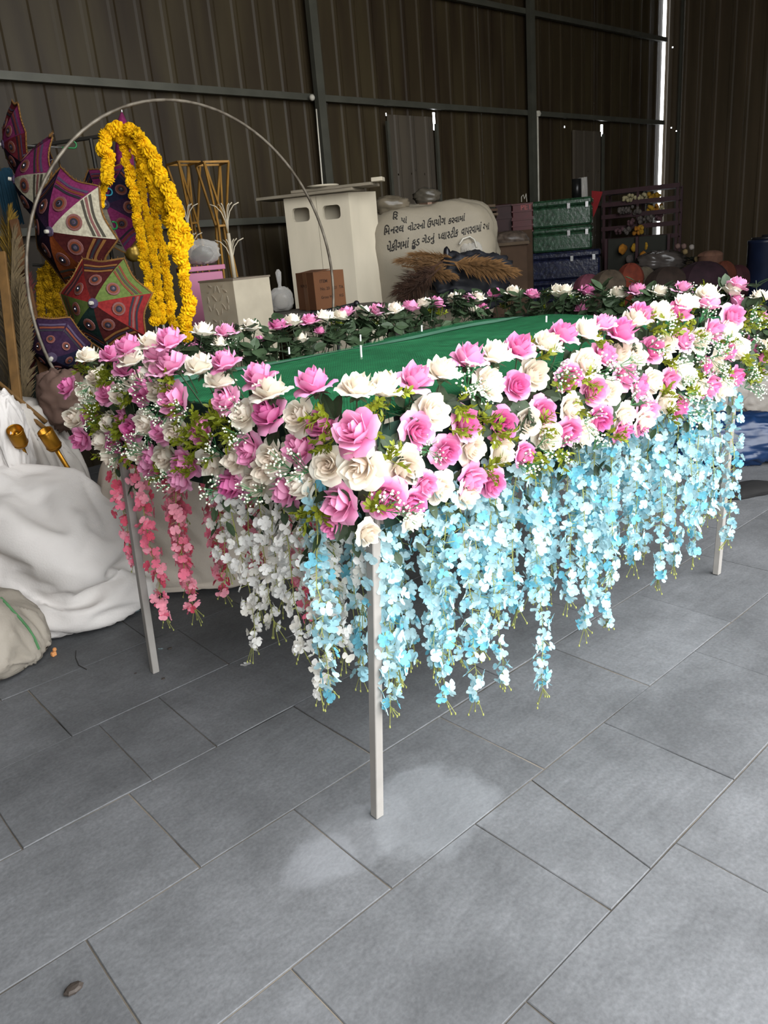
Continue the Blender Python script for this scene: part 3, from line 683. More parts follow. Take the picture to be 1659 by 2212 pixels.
def sack(label, cen, rad, seed, ma, yaw=0, k=1.0, tilt=0, cat='sack', name='woven_sack', group=None, floor=0.0, n=110, kk=70, sq=.8):
    Rm = rotz(yaw) @ np.array([[1, 0, 0], [0, math.cos(math.radians(tilt)), -math.sin(math.radians(tilt))], [0, math.sin(math.radians(tilt)), math.cos(math.radians(tilt))]])
    m_ = soft(M(), cen, rad, seed, k, Rm, n, kk, floor, sq)
    return tag(m_.build(name, ma, smooth=True), label, cat, group)
VY = math.degrees(math.atan2(-R[0][0], -R[0][1])) ; YAWR = math.degrees(math.atan2(R[0][1], R[0][0]))     # camera right as a yaw
s1 = draped('large white woven sack slumped on the floor behind the left table leg', (.97, 3.64, .30), (.36, .29, .31), 3.1, SK_W, YAWR, loose=1.42, lumps=(((.80, 3.80, .52), (.26, .2, .16)),))
draped('crumpled white woven sack lying at the left on top of the pile', (.52, 3.86, .34), (.36, .27, .30), 8.7, SK_W, YAWR + 12, loose=1.3)
sack('white woven sack low in the pile, left of the slumped one', (.50, 3.72, .26), (.32, .26, .30), 4.9, SK_G, YAWR, 1.1)
draped('grey folded woven sack at the back of the pile below the flower rim', (1.10, 4.10, .46), (.27, .22, .44), 12.3, SK_G, YAWR, loose=1.3, cuts=30)
draped('beige woven sack seen behind the pink hanging flowers', (1.66, 3.44, .36), (.40, .27, .35), 5.5, SK_B, YAWR, loose=1.22)
draped('small beige woven sack beside the pink flowers, nearest the table middle', (2.14, 3.30, .24), (.25, .21, .22), 17.2, SK_B, YAWR, loose=1.22, cuts=28)
p_ = at(15, 915, 3.6); sack('white sack standing upright at the left edge behind the gold pipes', (p_[0], p_[1], .78), (.07, .12, .24), 21.0, SK_W, YAWR, .9)
sd_ = thing('seamed_sack', 'dusty sack with a green seam at the lower left corner', 'sack', (.56, 3.28, 0))
vv, ff = drape((.55, 3.28, .16), (.235, .19, .17), 9.4, YAWR, cuts=28, loose=1.22); M().add(vv, ff).build('sack_body', SK_D, sd_, True)
def on_obj(o, pix, lift=.003):
    org = ORG[o.name] if o.parent else ORG[o.name]; bv_ = BVHTree.FromPolygons([Vector(v.co) + Vector(org) for v in o.data.vertices], [tuple(p.vertices) for p in o.data.polygons]); r_ = []
    for u, v in pix:
        d = Vector(ray(u, v)).normalized(); h_ = bv_.ray_cast(Vector(CAM), d)
        if h_[0]: r_.append(np.array(h_[0] - d * lift))
    return r_
q0 = on_obj(bpy.data.objects['sack_body'], [(2, 1292), (15, 1305), (30, 1322), (45, 1338), (60, 1356), (74, 1378), (84, 1402), (88, 1425), (86, 1450)])
M().tube(q0, .006, 6).build('seam_cord', GSEAM, sd_)
p_ = at(148, 905, 3.9); m_ = soft(M(), (p_[0], p_[1], .93), (.13, .1, .14), 31.0, 1.5, rotz(YAWR), 50, 34, .7)
tag(m_.build('brown_cloth_bundle', mat('brown_cloth', '5a463d', rough=.9, var=.15), smooth=True), 'pinkish brown cloth bundle tucked left of the flower rim', 'cloth')
GOLD = mat('brushed_gold', '94681f', rough=.34, var=.12, metal=.85, scale=12)
def gold_pipe(u0, v0, u1, v1, D, label):
    a = at(u0, v0, D); b = at(u1, v1, D + .22); d = (a - b) / np.linalg.norm(a - b); base = b - d * .5
    if base[2] < .02: base = b - d * ((b[2] - .02) / d[2])
    t = thing('gold_pipe_stand', label, 'stand', tuple(base)); m_ = M(); m_.tube([base, a - d * .02], .011, 10); m_.build('pole', GOLD, t, True)
    B = basis(d); M().lathe([(.012, -.105), (.031, -.104), (.036, -.09), (.036, -.002), (.034, 0), (.031, -.003), (.031, -.04), (.0, -.04)], 20, a, B, cap=False).build('cup', GOLD, t, True)
    for s_ in (-.088, -.012): M().tube([a + d * s_ + B[:, 0] * .0365 * math.cos(q) + B[:, 1] * .0365 * math.sin(q) for q in np.linspace(0, 2 * PI, 20, endpoint=False)], .0015, 4, closed=True).build('rim_ring', GOLD, t)
SACKS = [BVHTree.FromPolygons([Vector(v.co) + Vector(ORG[o.name]) for v in o.data.vertices], [tuple(p.vertices) for p in o.data.polygons]) for o in COL.objects if o.name.startswith('woven_sack')]
def pile_depth(u, v):
    d = Vector(ray(u, v)); n_ = d.length; d.normalize(); h_ = [b.ray_cast(Vector(CAM), d)[3] for b in SACKS]; h_ = [x for x in h_ if x]; return min(h_) / n_ if h_ else 3.7
gold_pipe(31, 928, 66, 1008, min(pile_depth(x, y) for x, y in ((28, 930), (45, 930), (30, 965), (55, 965), (60, 990))) - .05, 'gold pipe with cup end, the brighter one nearest the left edge')
gold_pipe(96, 930, 172, 1052, min(pile_depth(x, y) for x, y in ((88, 935), (110, 935), (105, 975), (130, 985), (140, 1010))) - .05, 'gold pipe with cup end, the darker one leaning right')
BW = mat('clear_wrap', 'c9c6c0'); WRAP = plastic('clear_plastic', 'cfccc6', .22)
# things on the floor
PETF = WC['W'][0]
def fallen(u, v, c, label, r=.016):
    m_ = M(onz(u, v, .004)); blossom(m_, (0, 0, .002), (.15, .1, 1), r, random.Random(int(u)), 0); tag(m_.build('fallen_blossom', WC[c][0]), label, 'petal')
fallen(531, 1437, 'W', 'fallen white blossom on the tiles below the white strands', .02)
fallen(296, 1322, 'B', 'fallen pale blue petals beside the left table leg on the sack side', .016)
fallen(347, 1403, 'B', 'fallen blue petal close to the foot of the left table leg', .01)
p_ = onz(117, 1417); m_ = M(p_, rotz(20)); m_.bbox((0, 0, .01), (.022, .018, .02)); m_.bbox((.006, -.004, .028), (.016, .014, .016), Rm=rotz(25)); tag(m_.build('orange_chip', mat('orange_wood', 'c98a55', var=.2)), 'small orange wood chip on the floor beside the seamed sack', 'chip')
for (u, v, s_), lb in zip(((367, 1402, .008), (293, 1455, .004), (353, 1467, .006), (160, 2140, .016)), ('black pebble on the tiles right of the left leg', 'tiny dark crumb on the tiles left of the left leg', 'dark scrap on the tiles just below the left leg foot', 'brown flake of stone on the tile at the lower left')):
    p_ = onz(u, v); tag(M().ell((p_[0], p_[1], s_ * .4), (s_ * 1.4, s_, s_ * .45), 8, 5, fn=lambda d: 1 + .3 * noise.noise(Vector(d * 3))).build('crumb', mat('dark_crumb', '3a332e', var=.2)), lb, 'crumb')
q0 = [onz(164, 1405, .004), onz(163, 1420, .004), onz(170, 1437, .004), onz(187, 1446, .004)]
tag(M().tube(q0, .0018, 5).build('wire_scrap', mat('black_wire', '2a2826')), 'short curved black wire lying on the tiles near the seamed sack', 'wire')

# ---- right of the table
TARP = mat('blue_tarp', '12294a', rough=.35, var=.3, scale=6, bump=.2, bscale=14, spec=.5)
p_ = onz(1640, 1018); m_ = soft(M(), (p_[0] + .12, p_[1] + .22, .15), (.42, .2, .17), 14.0, .9, rotz(YAWR)); tag(m_.build('blue_bag', TARP, smooth=True), 'dark blue tarpaulin bag on the floor right of the table', 'bag')
p_ = onz(1606, 900); sack('grey plastic sack right of the table leg against the dark', (p_[0], p_[1] + .2, .22), (.30, .2, .24), 41.0, SK_G, YAWR, .8)
p_ = onz(1668, 895); sack('pale round sack at the right edge of the photo', (p_[0] + .02, p_[1] + .1, .24), (.26, .2, .25), 45.0, SK_G, YAWR, .7)
p_ = onz(1640, 925); tag(M(p_, rotz(YAWR + 4)).bbox((.1, .1, .02), (1.1, .6, .03), .004).build('plywood_board', mat('brown_ply', '6a5a48', rough=.8, var=.2, stretch=(1, 8, 1))), 'brown plywood board lying behind the blue bag', 'board')
p_ = onz(1605, 1070); tag(soft(M(), (p_[0] + .05, p_[1], .02), (.2, .09, .035), 51.0, .8, rotz(YAWR + 15), 24, 16).build('black_rag', mat('black_cloth', '1b1a1a', rough=.9, var=.2), smooth=True), 'flat black rag on the floor right of the far table leg', 'rag')

# ================================================================== behind the table, left: hoop, umbrellas, garlands, sticks
HC = CAM + (np.array([2.153, 3.843, 1.365]) - np.array([0, 0, 1.35])) * 1.1 * 1.0
HC = np.array([2.153 * 1.1, 3.843 * 1.1, 1.5 + (1.365 - 1.5) * 1.1]); HR_ = .9236 * 1.1
RUST = mat('rusty_rod', '4a4238', rough=.5, var=.4, scale=14, metal=.3, col2='7d766a')
n_ = np.array([math.cos(math.radians(93)), math.sin(math.radians(93)), 0]); e1 = np.cross((0, 0, 1), n_); e2 = np.array([0, 0, 1.0])
hoop = thing('metal_hoop', 'large thin metal hoop standing behind the left of the flower table', 'hoop', (HC[0], HC[1], 0))
M().tube([HC + HR_ * (e1 * math.cos(q) + e2 * math.sin(q)) for q in np.linspace(0, 2 * PI, 96, endpoint=False)], .0088, 8, closed=True).build('ring', RUST, hoop, True)
m_ = M()
for s_ in (-.5, .5):
    t_ = HC + HR_ * (e1 * s_ - e2 * math.sqrt(1 - s_ * s_)); m_.tube([t_, (t_[0], t_[1], .03)], .0105, 8); m_.bbox((t_[0], t_[1], .015), (.05, .4, .03))
m_.bbox((HC[0], HC[1], .015), (1.1, .05, .03)); m_.build('base', RUST, hoop)

FAB = {k: mat('cloth_' + k, c, rough=.85, var=.28, scale=70, spec=.1, col2=c2) for k, c, c2 in (('magenta', '621f44', '742c55'), ('white', '8a8473', 'a8a28e'), ('maroon', '331012', '431a18'), ('orange', '70361a', '84441f'), ('red', '651a1c', '7b2624'),
       ('green', '475629', '576433'), ('purple', '231428', '2e1d32'), ('navy', '17172a', '202034'), ('teal', '13221f', '1b2d29'), ('pinkred', '561a24', '69252d'))}
THR = {k: mat('thread_' + k, c, rough=.8, var=.12, scale=60) for k, c in (('grey', '38352c'), ('gold', '704b22'), ('pink', '6a4340'), ('violet', '43384d'), ('rust', '63301c'), ('dark', '211e26'))}
MIR = mat('mirror_disc', 'd8d8d8', rough=.08, var=.05, metal=1.0); WOOL = mat('fringe_gold', '6d4c24', rough=.9, var=.35, scale=90)
CHROME = mat('chrome_shaft', 'b9b9b9', rough=.22, var=.05, metal=.9); BLK = mat('black_plastic', '17171a', rough=.4)
def umbrella(label, hub, cen, Rh, cols, rot, n=7, shaft=.42, hook=None, D0=None, sag=.14, view=None):
    """open embroidered umbrella: hub is its tip, cen the middle of its hem"""
    hub = np.array(hub); cen = np.array(cen); ax = hub - cen; dp = np.linalg.norm(ax); ax /= dp; B = basis(ax, (0, 0, 1)); B = B @ rotz(rot)
    base = cen - ax * shaft; t = thing('embroidered_umbrella', label, 'umbrella', tuple(cen))
    def prof(s_): return dp * (1 - s_ ** 1.7)
    def surf(a, s_, up=0.0):
        k = math.floor(a / (2 * PI / n)); q = (a - k * 2 * PI / n) / (2 * PI / n); hem = 1 - sag * math.sin(PI * q) * s_
        r = Rh * s_ * hem * (1 - .03 * math.sin(PI * q)); z = prof(s_ * hem) - .05 * Rh * math.sin(PI * q) * s_ + up
        return cen + B[:, 0] * r * math.cos(a) + B[:, 1] * r * math.sin(a) + ax * z
    for i in range(n):
        a0, a1 = 2 * PI * i / n, 2 * PI * (i + 1) / n - 1e-5; c = cols[i % len(cols)]
        pn = M().grid(lambda u, v: surf(a0 + (a1 - a0) * u, .04 + .96 * v), 8, 8).build('canopy_panel', FAB[c], t, True)
        th = random.Random(i + int(rot)); tk = {'white': ('grey', 'pink', 'grey'), 'green': ('rust', 'grey', 'rust'), 'orange': ('grey', 'rust', 'grey'), 'maroon': ('gold', 'dark', 'gold'), 'red': ('dark', 'pink', 'dark')}.get(c, ('dark', 'rust', 'violet'))
        for s0, kk in zip((.70, .765, .83), tk):
            M().grid(lambda u, v: surf(a0 + (a1 - a0) * (.03 + .94 * u), s0 + .042 * v, .003), 8, 1).build('stripe', THR[kk], pn)
        am = (a0 + a1) / 2; pc = surf(am, .5, .004); nn = np.cross(surf(am + .05, .5) - surf(am - .05, .5), surf(am, .55) - surf(am, .45)); nn /= np.linalg.norm(nn)
        if nn @ ax < 0: nn = -nn
        Bq = basis(nn); rr = Rh * .135
        for j, kk in enumerate(('pink', 'rust', 'dark', 'violet')):
            M().lathe([(rr * (1 - .25 * j), 0), (rr * (1 - .25 * j) * .96, .003 + .002 * j), (0, .004 + .002 * j)], 14, pc, Bq, cap=False).build('rosette', THR[kk], pn)
        M().lathe([(rr * .16, .009), (rr * .13, .012), (0, .012)], 8, pc, Bq, cap=False).build('mirror', MIR, pn)
    m_ = M()
    for i in range(n):
        m_.tube([surf(2 * PI * i / n, s_, -.004) for s_ in (0.03, .35, .7, 1)], .003, 4)
    m_.build('ribs', CHROME, t)
    m_ = M(); k = n * 16
    hem = [surf(2 * PI * i / k, 1.0, .002) for i in range(k)]; m_.tube(hem, .005, 5, closed=True)
    for i in range(0, k, 2):
        o_ = hem[i] - cen; o_ /= np.linalg.norm(o_); m_.tube([hem[i], hem[i] + o_ * .012 + (0, 0, .003)], [.0035, .001], 3)
    m_.build('fringe', WOOL, t)
    M().lathe([(.026, dp - .006), (.026, dp + .004), (.014, dp + .006), (.012, dp + .012), (0, dp + .012)], 12, cen, np.stack([B[:, 0], B[:, 1], ax], 1), cap=False).build('tip_disc', THR['violet'], t)
    M().lathe([(.011, dp + .01), (.010, dp + .03), (0, dp + .032)], 10, cen, np.stack([B[:, 0], B[:, 1], ax], 1), cap=False).build('ferrule', CONDUIT, t)
    M().tube([cen + ax * (dp - .01), base], .0055, 8).build('shaft', CHROME, t)
    if hook:
        hm, hd = hook; hk_ = .02; hd = np.array(hd, float); hd -= ax * (hd @ ax); hd /= np.linalg.norm(hd)
        pts = [base + ax * .02, base - ax * .07] + [base - ax * (.07 + hk_ * math.sin(q)) + hd * hk_ * (1 - math.cos(q)) for q in np.linspace(.4, PI, 7)] + [base - ax * .055 + hd * hk_ * 2]
        M().tube(pts, .0055, 8).build('hook_handle', hm, t, True)
    return t
HG = mat('green_plastic', '1f6a38', rough=.35); HCY = mat('cyan_plastic', '2d8fa6', rough=.35); HO = mat('orange_plastic', 'b5431c', rough=.35)
UP = np.array([0, 0, 1.0]); RT = R[0].copy()
umbrella('embroidered umbrella with magenta, white, maroon and orange panels in the middle of the cluster', at(107, 500, 4.16), at(160, 498, 4.30), .325, ['purple', 'navy', 'purple', 'orange', 'maroon', 'white', 'magenta'], 0, n=7, hook=(HG, UP), shaft=.24)
umbrella('embroidered umbrella with red and green panels, lowest of the cluster beside the yellow garlands', at(201, 655, 3.98), at(231, 658, 4.14), .262, ['maroon', 'red', 'green', 'teal', 'maroon', 'red', 'green'], -30, n=7, shaft=.3)
umbrella('embroidered umbrella facing left with purple and white panels inside the hoop edge', at(30, 388, 4.42), at(113, 402, 4.50), .295, ['purple', 'navy', 'green', 'maroon', 'navy', 'white', 'magenta', 'magenta'], 8, n=8, shaft=.24, hook=(HCY, UP), sag=.1)
umbrella('embroidered umbrella seen edge on with pink red panels, topmost at the far left', at(6, 312, 4.64), at(44, 314, 4.69), .25, ['green', 'green', 'green', 'green', 'purple', 'pinkred', 'magenta', 'pinkred'], 8, n=8, shaft=.24, hook=(HG, UP), sag=.1)
umbrella('embroidered purple and magenta umbrella hanging behind the yellow garlands', at(228, 442, 4.62), at(252, 450, 4.8), .27, ['navy', 'magenta', 'white', 'magenta', 'purple', 'navy', 'magenta'], 30, shaft=.2, hook=(HO, UP))
umbrella('dark purple umbrella tilted down at the lower left beside the flower rim', at(112, 772, 4.0), at(128, 742, 4.14), .17, ['purple', 'navy', 'purple', 'navy', 'purple'], 25, n=6, shaft=.18, sag=.1)
# folded umbrella tip above the garland
a = at(263, 243, 4.85); b = at(268, 345, 4.85); t = thing('folded_umbrella', 'folded magenta umbrella whose pointed tip shows above the yellow garland', 'umbrella', (b[0], b[1], b[2] - .4))
M().tube([a, a * .8 + b * .2, a * .3 + b * .7, b, b - (0, 0, .4)], [.006, .03, .05, .06, .03], 10).build('folded_canopy', FAB['magenta'], t, True); M().tube([a + (0, 0, .03), a - (0, 0, .02)], .006, 6).build('ferrule', CHROME, t)
# dark stand they hang from
a = at(205, 380, 4.9); rodz = (at(70, 572, 4.78), at(205, 580, 4.9)); st = thing('display_stand', 'dark metal stand carrying the umbrellas and yellow garlands', 'stand', (a[0], a[1], 0)); DKM = mat('dark_metal', '2c2a26', rough=.5, var=.2, metal=.4)
M().tube([(a[0], a[1], .03), at(196, 300, 4.9)], .014, 8).build('pole', DKM, st); M().tube([at(60, 318, 4.9), at(300, 282, 4.9)], .012, 8).build('crossbar', DKM, st); M().tube(list(rodz), .009, 8).build('crossbar', DKM, st)
M().bbox((a[0], a[1], .015), (.5, .5, .03)).build('base', DKM, st)
# marigold garlands
def marigold(sd, matl):
    q = random.Random(sd); m_ = M(); n, k = 18, 12; v = []
    for i in range(k + 1):
        a = PI * i / k
        for j in range(n):
            b = 2 * PI * (j + .5 * (i % 2)) / n; r = (.80 if (i + j) % 2 else 1.08) + q.uniform(-.06, .06)
            v.append((r * math.sin(a) * math.cos(b), r * math.sin(a) * math.sin(b), r * math.cos(a)))
    m_.add(v, [(i * n + j, (i + 1) * n + j, (i + 1) * n + (j + 1) % n, i * n + (j + 1) % n) for i in range(k) for j in range(n)]); return m_.mesh('marigold', matl, False)
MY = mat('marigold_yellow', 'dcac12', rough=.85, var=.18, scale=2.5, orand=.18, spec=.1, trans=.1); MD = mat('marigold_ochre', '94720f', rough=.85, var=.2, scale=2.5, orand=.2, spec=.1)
MG = [marigold(i, MY) for i in range(4)]; MGD = [marigold(i, MD) for i in range(3)]; THREAD = mat('white_thread', 'cfcac0', rough=.8)
mgc = [0]
def garland(label, pix, D, r, seed, mesh=MG, gap=1.1, tassel=True, dz=.0):
    q = random.Random(seed); pts = [at(u, v, D + (dz * i / len(pix))) for i, (u, v) in enumerate(pix)]
    t = thing('marigold_garland', label, 'garland', tuple(pts[-1]), 'yellow marigold garlands'); M().tube(pts, .003, 5).build('string', THREAD, t)
    L = 0.0; nxt = 0.0
    for a, b in zip(pts[:-1], pts[1:]):
        l = np.linalg.norm(b - a)
        while nxt < L + l:
            if mgc[0] >= 10000: break
            P = a + (b - a) * ((nxt - L) / l); s_ = r * q.uniform(.88, 1.12)
            for k in range(1):
                Rr = basis([q.uniform(-1, 1), q.uniform(-1, 1), q.uniform(-1, 1)]); inst('marigold', q.choice(mesh), mx(P - ORG[t.name] + np.array([q.uniform(-.3, .3), q.uniform(-.3, .3), 0]) * r, Rr, s_), t); mgc[0] += 1
            nxt += r * gap
        L += l
    if tassel:
        e = pts[-1]; m_ = M()
        for i in range(5): m_.tube([e, e + (q.uniform(-.012, .012), q.uniform(-.012, .012), -.09)], .0016, 3)
        m_.build('tassel', THREAD, t)
GD = 4.35
garland('thick yellow garland arching over the top and down the right side', [(240, 282), (262, 276), (289, 286), (315, 312), (340, 360), (362, 417), (384, 471)], GD, .042, 1, tassel=False)
garland('second thick yellow garland beside the arching one', [(236, 290), (258, 292), (282, 305), (305, 338), (330, 385), (352, 440), (372, 490)], GD + .05, .036, 12, tassel=False)
garland('yellow garland lying over the thick one, falling past the pink box', [(362, 410), (378, 470), (387, 507), (390, 540), (394, 562), (398, 610), (405, 652), (403, 700), (402, 743)], GD - .08, .036, 2, gap=1.35, tassel=False)
garland('short lumpy yellow garland bunched in front of the long right one', [(372, 480), (396, 492), (372, 508), (402, 520), (378, 538), (398, 552), (386, 562)], GD - .14, .042, 22, gap=1.0, tassel=False)
garland('yellow garland end hanging left of the arch', [(240, 282), (226, 296), (222, 320), (231, 345), (233, 372), (228, 395)], GD, .038, 3, tassel=False)
garland('inner yellow garland hanging nearest the umbrellas', [(266, 305), (276, 360), (289, 417), (302, 500), (315, 580), (326, 640), (336, 700)], GD + .1, .029, 4, gap=1.4)
garland('second inner yellow garland hanging straight', [(300, 345), (308, 400), (315, 453), (325, 510), (333, 562), (343, 630), (351, 692)], GD + .16, .026, 5, gap=1.4)
garland('third inner yellow garland hanging behind the thick one', [(322, 381), (329, 425), (336, 471), (346, 520), (355, 562), (366, 640), (376, 721)], GD + .2, .029, 6, gap=1.4)
garland('thin short yellow garland left of the long ones, ending beside the purple umbrella', [(226, 400), (219, 417), (217, 448)], GD + .1, .022, 7, tassel=False)
for i, (u, w2) in enumerate(((86, 620), (104, 600), (122, 615), (140, 640))):
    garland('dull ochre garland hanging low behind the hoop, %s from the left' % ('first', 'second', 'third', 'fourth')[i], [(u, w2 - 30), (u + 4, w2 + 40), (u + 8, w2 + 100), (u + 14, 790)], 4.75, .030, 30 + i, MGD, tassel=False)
# planks, sticks and dried palm fronds at the left edge
WOODA = mat('tan_wood', '5e4422', rough=.75, var=.22, scale=5, stretch=(6, 6, .6)); WOODB = mat('brown_wood', '50341c', rough=.75, var=.22, scale=5, stretch=(6, 6, .6))
def plank(label, u0, v0, u1, v1, D0, D1, wd, matl, th=.02, name='wood_plank'):
    a = at(u0, v0, D0); b = at(u1, v1, D1); d = b - a
    if b[2] > .02 and d[2] < -.2 * np.linalg.norm(d): b = a + d * (a[2] / -d[2]) * .995 if (a + d * (a[2] / -d[2]))[2] < .05 else b
    B = basis(b - a, RT); M_ = M().bbox((a + b) / 2, (wd, th, np.linalg.norm(b - a)), .003, B); o = M_.build(name, matl); tag(o, label, 'plank'); return o
plank('tan wooden plank leaning at the left edge', 2, 545, 34, 830, 3.9, 3.75, .045, WOODA)
plank('brown wooden plank leaning between the tan plank and the hoop', 30, 475, 104, 850, 4.3, 4.1, .05, WOODB)
for i, (u0, v0, u1, v1, lb) in enumerate(((0, 828, 100, 912, 'upper of two thin sticks slanting down behind the gold pipes'), (0, 848, 98, 926, 'lower of two thin sticks slanting down behind the gold pipes'))):
    a = at(u0 - 40, v0 - 32, 3.7); b = at(u1, v1, 3.75); tag(M().tube([a, b], .011, 7).build('bamboo_stick', WOODA, smooth=True), lb, 'stick')
FR = {k: mat('dried_frond_' + k, c, rough=.9, var=.3, scale=4, stretch=(30, 30, 2)) for k, c in (('tan', '4c402c'), ('ochre', '5a4510'), ('red', '3a1210'), ('green', '121a13'), ('teal', '123242'))}
def frond(label, u0, v0, u1, v1, D, wd, k, seed, cat='frond', name='dried_frond'):
    a = at(u0, v0, D); b = at(u1, v1, D); q = random.Random(seed); m_ = M(); ax = (b - a); L = np.linalg.norm(ax); side = np.cross(ax / L, ray(u0, v0)); side /= np.linalg.norm(side); m_.tube([a, b], .006, 5)
    for i in range(130):
        s_ = i / 129; e = .8 * wd * math.sin(PI * min(1, .1 + .9 * s_)) ** .6
        for sg in (-1, 1):
            p = a + ax * s_; d = side * sg * e + ax / L * .12 + np.array([q.uniform(-.02, .02), q.uniform(-.02, .02), 0]); w_ = np.array([0, 0, .006])
            m_.add([p - w_, p + w_, p + d * .6 + w_ * .8 - (0, 0, .01), p + d - (0, 0, .03)], [(0, 1, 2), (0, 2, 3)])
    o = m_.build(name, FR[k]); o['kind'] = 'thing'; return tag(o, label, cat)
frond('dried tan palm frond standing behind the tan plank', 18, 900, 28, 515, 4.1, .085, 'tan', 1)
frond('dried tan palm frond lower beside the hoop foot', 50, 900, 42, 630, 4.0, .07, 'tan', 2)
frond('ochre dried grass fan at the left edge above the tan frond', 20, 640, 18, 470, 4.3, .06, 'ochre', 3)
frond('dark red dyed grass bunch between the planks', 62, 860, 55, 600, 4.2, .06, 'red', 4)
frond('dark green garland bunch hanging beside the hoop foot', 92, 745, 88, 905, 4.15, .05, 'green', 5, 'garland', 'green_garland')
p_ = at(8, 410, 4.6); m_ = M(); q = random.Random(5)
for i in range(26): a = at(-14 + i * 1.5, 362 + q.uniform(0, 8), 4.6); m_.tube([a, a + (q.uniform(-.01, .01), q.uniform(-.01, .01), -.30)], .006, 4)
tag(m_.build('teal_tassel_curtain', FR['teal'], kind='stuff'), 'teal thread tassel hanging at the left edge', 'tassel')

# ================================================================== behind the table: stands, kiosk, boxes
from mathutils.bvhtree import BVHTree
GOLDW = mat('old_gold_paint', '7d5a22', rough=.5, var=.25, scale=10, metal=.3)
def tri_stand(label, px, D, yaw):
    P, B = frame(px, 353, D, yaw); base = np.array([P[0], P[1], 0]); t = thing('geometric_stand', label, 'stand', tuple(base))
    zt = P[2]; zw = zt - .42; zb = .02; hw, ww, bw = .09, .028, .14
    def sq(z, h): return [base + B @ np.array([sx * h, sy * h, 0]) + (0, 0, z) for sx, sy in ((-1, -1), (1, -1), (1, 1), (-1, 1))]
    T_, W_, Bt = sq(zt, hw), sq(zw, ww), sq(zb, bw)
    def bars(nm, prs):
        m_ = M()
        for a, b in prs: m_.box((a + b) / 2, (.014, .014, np.linalg.norm(b - a)), basis(b - a, (0, 0, 1) if abs((b - a)[2]) < .1 else (1, 0, 0)))
        m_.build(nm, GOLDW, t)
    bars('top_frame', [(T_[i], T_[(i + 1) % 4]) for i in range(4)]); bars('waist_frame', [(W_[i], W_[(i + 1) % 4]) for i in range(4)]); bars('bottom_frame', [(Bt[i], Bt[(i + 1) % 4]) for i in range(4)])
    for i in range(4): bars('strut', [(T_[i], W_[i])])
    for i in range(4): bars('strut', [(W_[i], Bt[i])])
    bars('brace', [(T_[0], W_[1]), (T_[2], W_[3])])
tri_stand('gold hourglass-shaped metal stand right of the yellow garlands', 458, 5.5, 20)
tri_stand('gold hourglass-shaped metal stand half hidden by the yellow garlands', 396, 5.75, 30)
IVORY = mat('ivory_paint', '9a917f', rough=.55, var=.12, scale=6); IVD = mat('darker_ivory', '665c50', rough=.6, var=.2, scale=5)  # second tone is a darker ivory, used on the pedestal's top board
KW = mat('kiosk_white', 'b3aa97', rough=.6, var=.08, scale=3, stretch=(2, 2, .5), orand=.03); DARKIN = mat('dark_inside', '2b241d', rough=.9)
# carved square pedestal with sprout
P, B = frame(506, 603, 4.45, 0); zt = P[2]; yaw = 43
B = B @ rotz(yaw); cen = np.array([P[0], P[1], 0]) + B @ np.array([0, 0, 0]); wd = .30
f0 = ray(506, 603); f0[2] = 0; f0 /= np.linalg.norm(f0); cen = np.array([P[0], P[1], 0]) + f0 * wd * .707
ped = thing('carved_pedestal', 'pale square pedestal with a carved leaf pattern on its left face', 'pedestal', tuple(cen))
M(cen, B).bbox((0, 0, zt / 2), (wd, wd, zt), .004).build('body', IVORY, ped); M(cen, B).box((0, 0, zt - .002), (wd + .006, wd + .006, .010)).build('top_board', IVD, ped)
m_ = M(cen, B @ rotz(-90))    # left face
loc = lambda x, z, dx, dz, w_=.010: m_.prism([(0, 0), (0, 0), (0, 0)], 0, 0) if False else None
def slot(x, z, ang, L, w_):
    c, s_ = math.cos(ang), math.sin(ang); v = []
    for a, b in ((-L, 0), (-L * .3, w_), (L, 0), (-L * .3, -w_)):
        v.append((x + a * c - b * s_, -wd / 2 - .0006, z + a * s_ + b * c))
    for a, b in ((-L, 0), (-L * .3, w_), (L, 0), (-L * .3, -w_)):
        v.append((x + a * c - b * s_, -wd / 2 - .004, z + a * s_ + b * c))
    m_.add(v, [(0, 1, 2, 3), (4, 5, 6, 7), (0, 1, 5, 4), (1, 2, 6, 5), (2, 3, 7, 6), (3, 0, 4, 7)])
for k in range(5):
    zc = zt - .10 - .20 * k
    for sx in (-1, 1):
        for (x, dz, ang, L) in ((.015, .05, 1.9, .022), (.03, .0, .8, .025), (.045, -.05, 2.2, .022), (.07, .04, 2.6, .018), (.085, -.01, 1.6, .02), (.08, -.06, 1.2, .016), (.02, -.08, 1.2, .02), (.055, .07, .5, .016)):
            slot(sx * x, zc + dz, ang if sx > 0 else PI - ang, L, .0055)
m_.build('carving', mat('carving_ivory', '968c7b', rough=.6, var=.1), ped, kind='stuff')
def sprout(label, u, vb, vt, D, tips2=True):
    a = at(u, vb, D); t = thing('sprout_finial', label, 'ornament', tuple(a)); rgt = R[0] * np.array([1, 1, 0]); rgt /= np.linalg.norm(rgt); sc_ = D / 1663
    hgt = (vb - vt) * sc_; M().tube([a, a + (0, 0, hgt * .62)], [.013, .010], 8).build('stem', IVORY, t, True)
    for zf in ((.15, .62) if tips2 else (.5,)):
        for x in (-1, -.55, -.15, .3, .6, 1):
            b = a + (0, 0, hgt * zf); d = rgt * x * .075 + np.array([-rgt[1], rgt[0], 0]) * .03 * math.sin(x * 9)
            M().tube([b, b + d * .10 + (0, 0, hgt * .16), b + d * .32 + (0, 0, hgt * .28), b + d * .68 + (0, 0, hgt * .36), b + d * 1.1 + (0, 0, hgt * .39)], .0035, 5).build('prong', IVORY, t, True)
sprout('ivory metal sprout ornament with curved prongs on the carved pedestal', 507, 603, 452, 4.62)
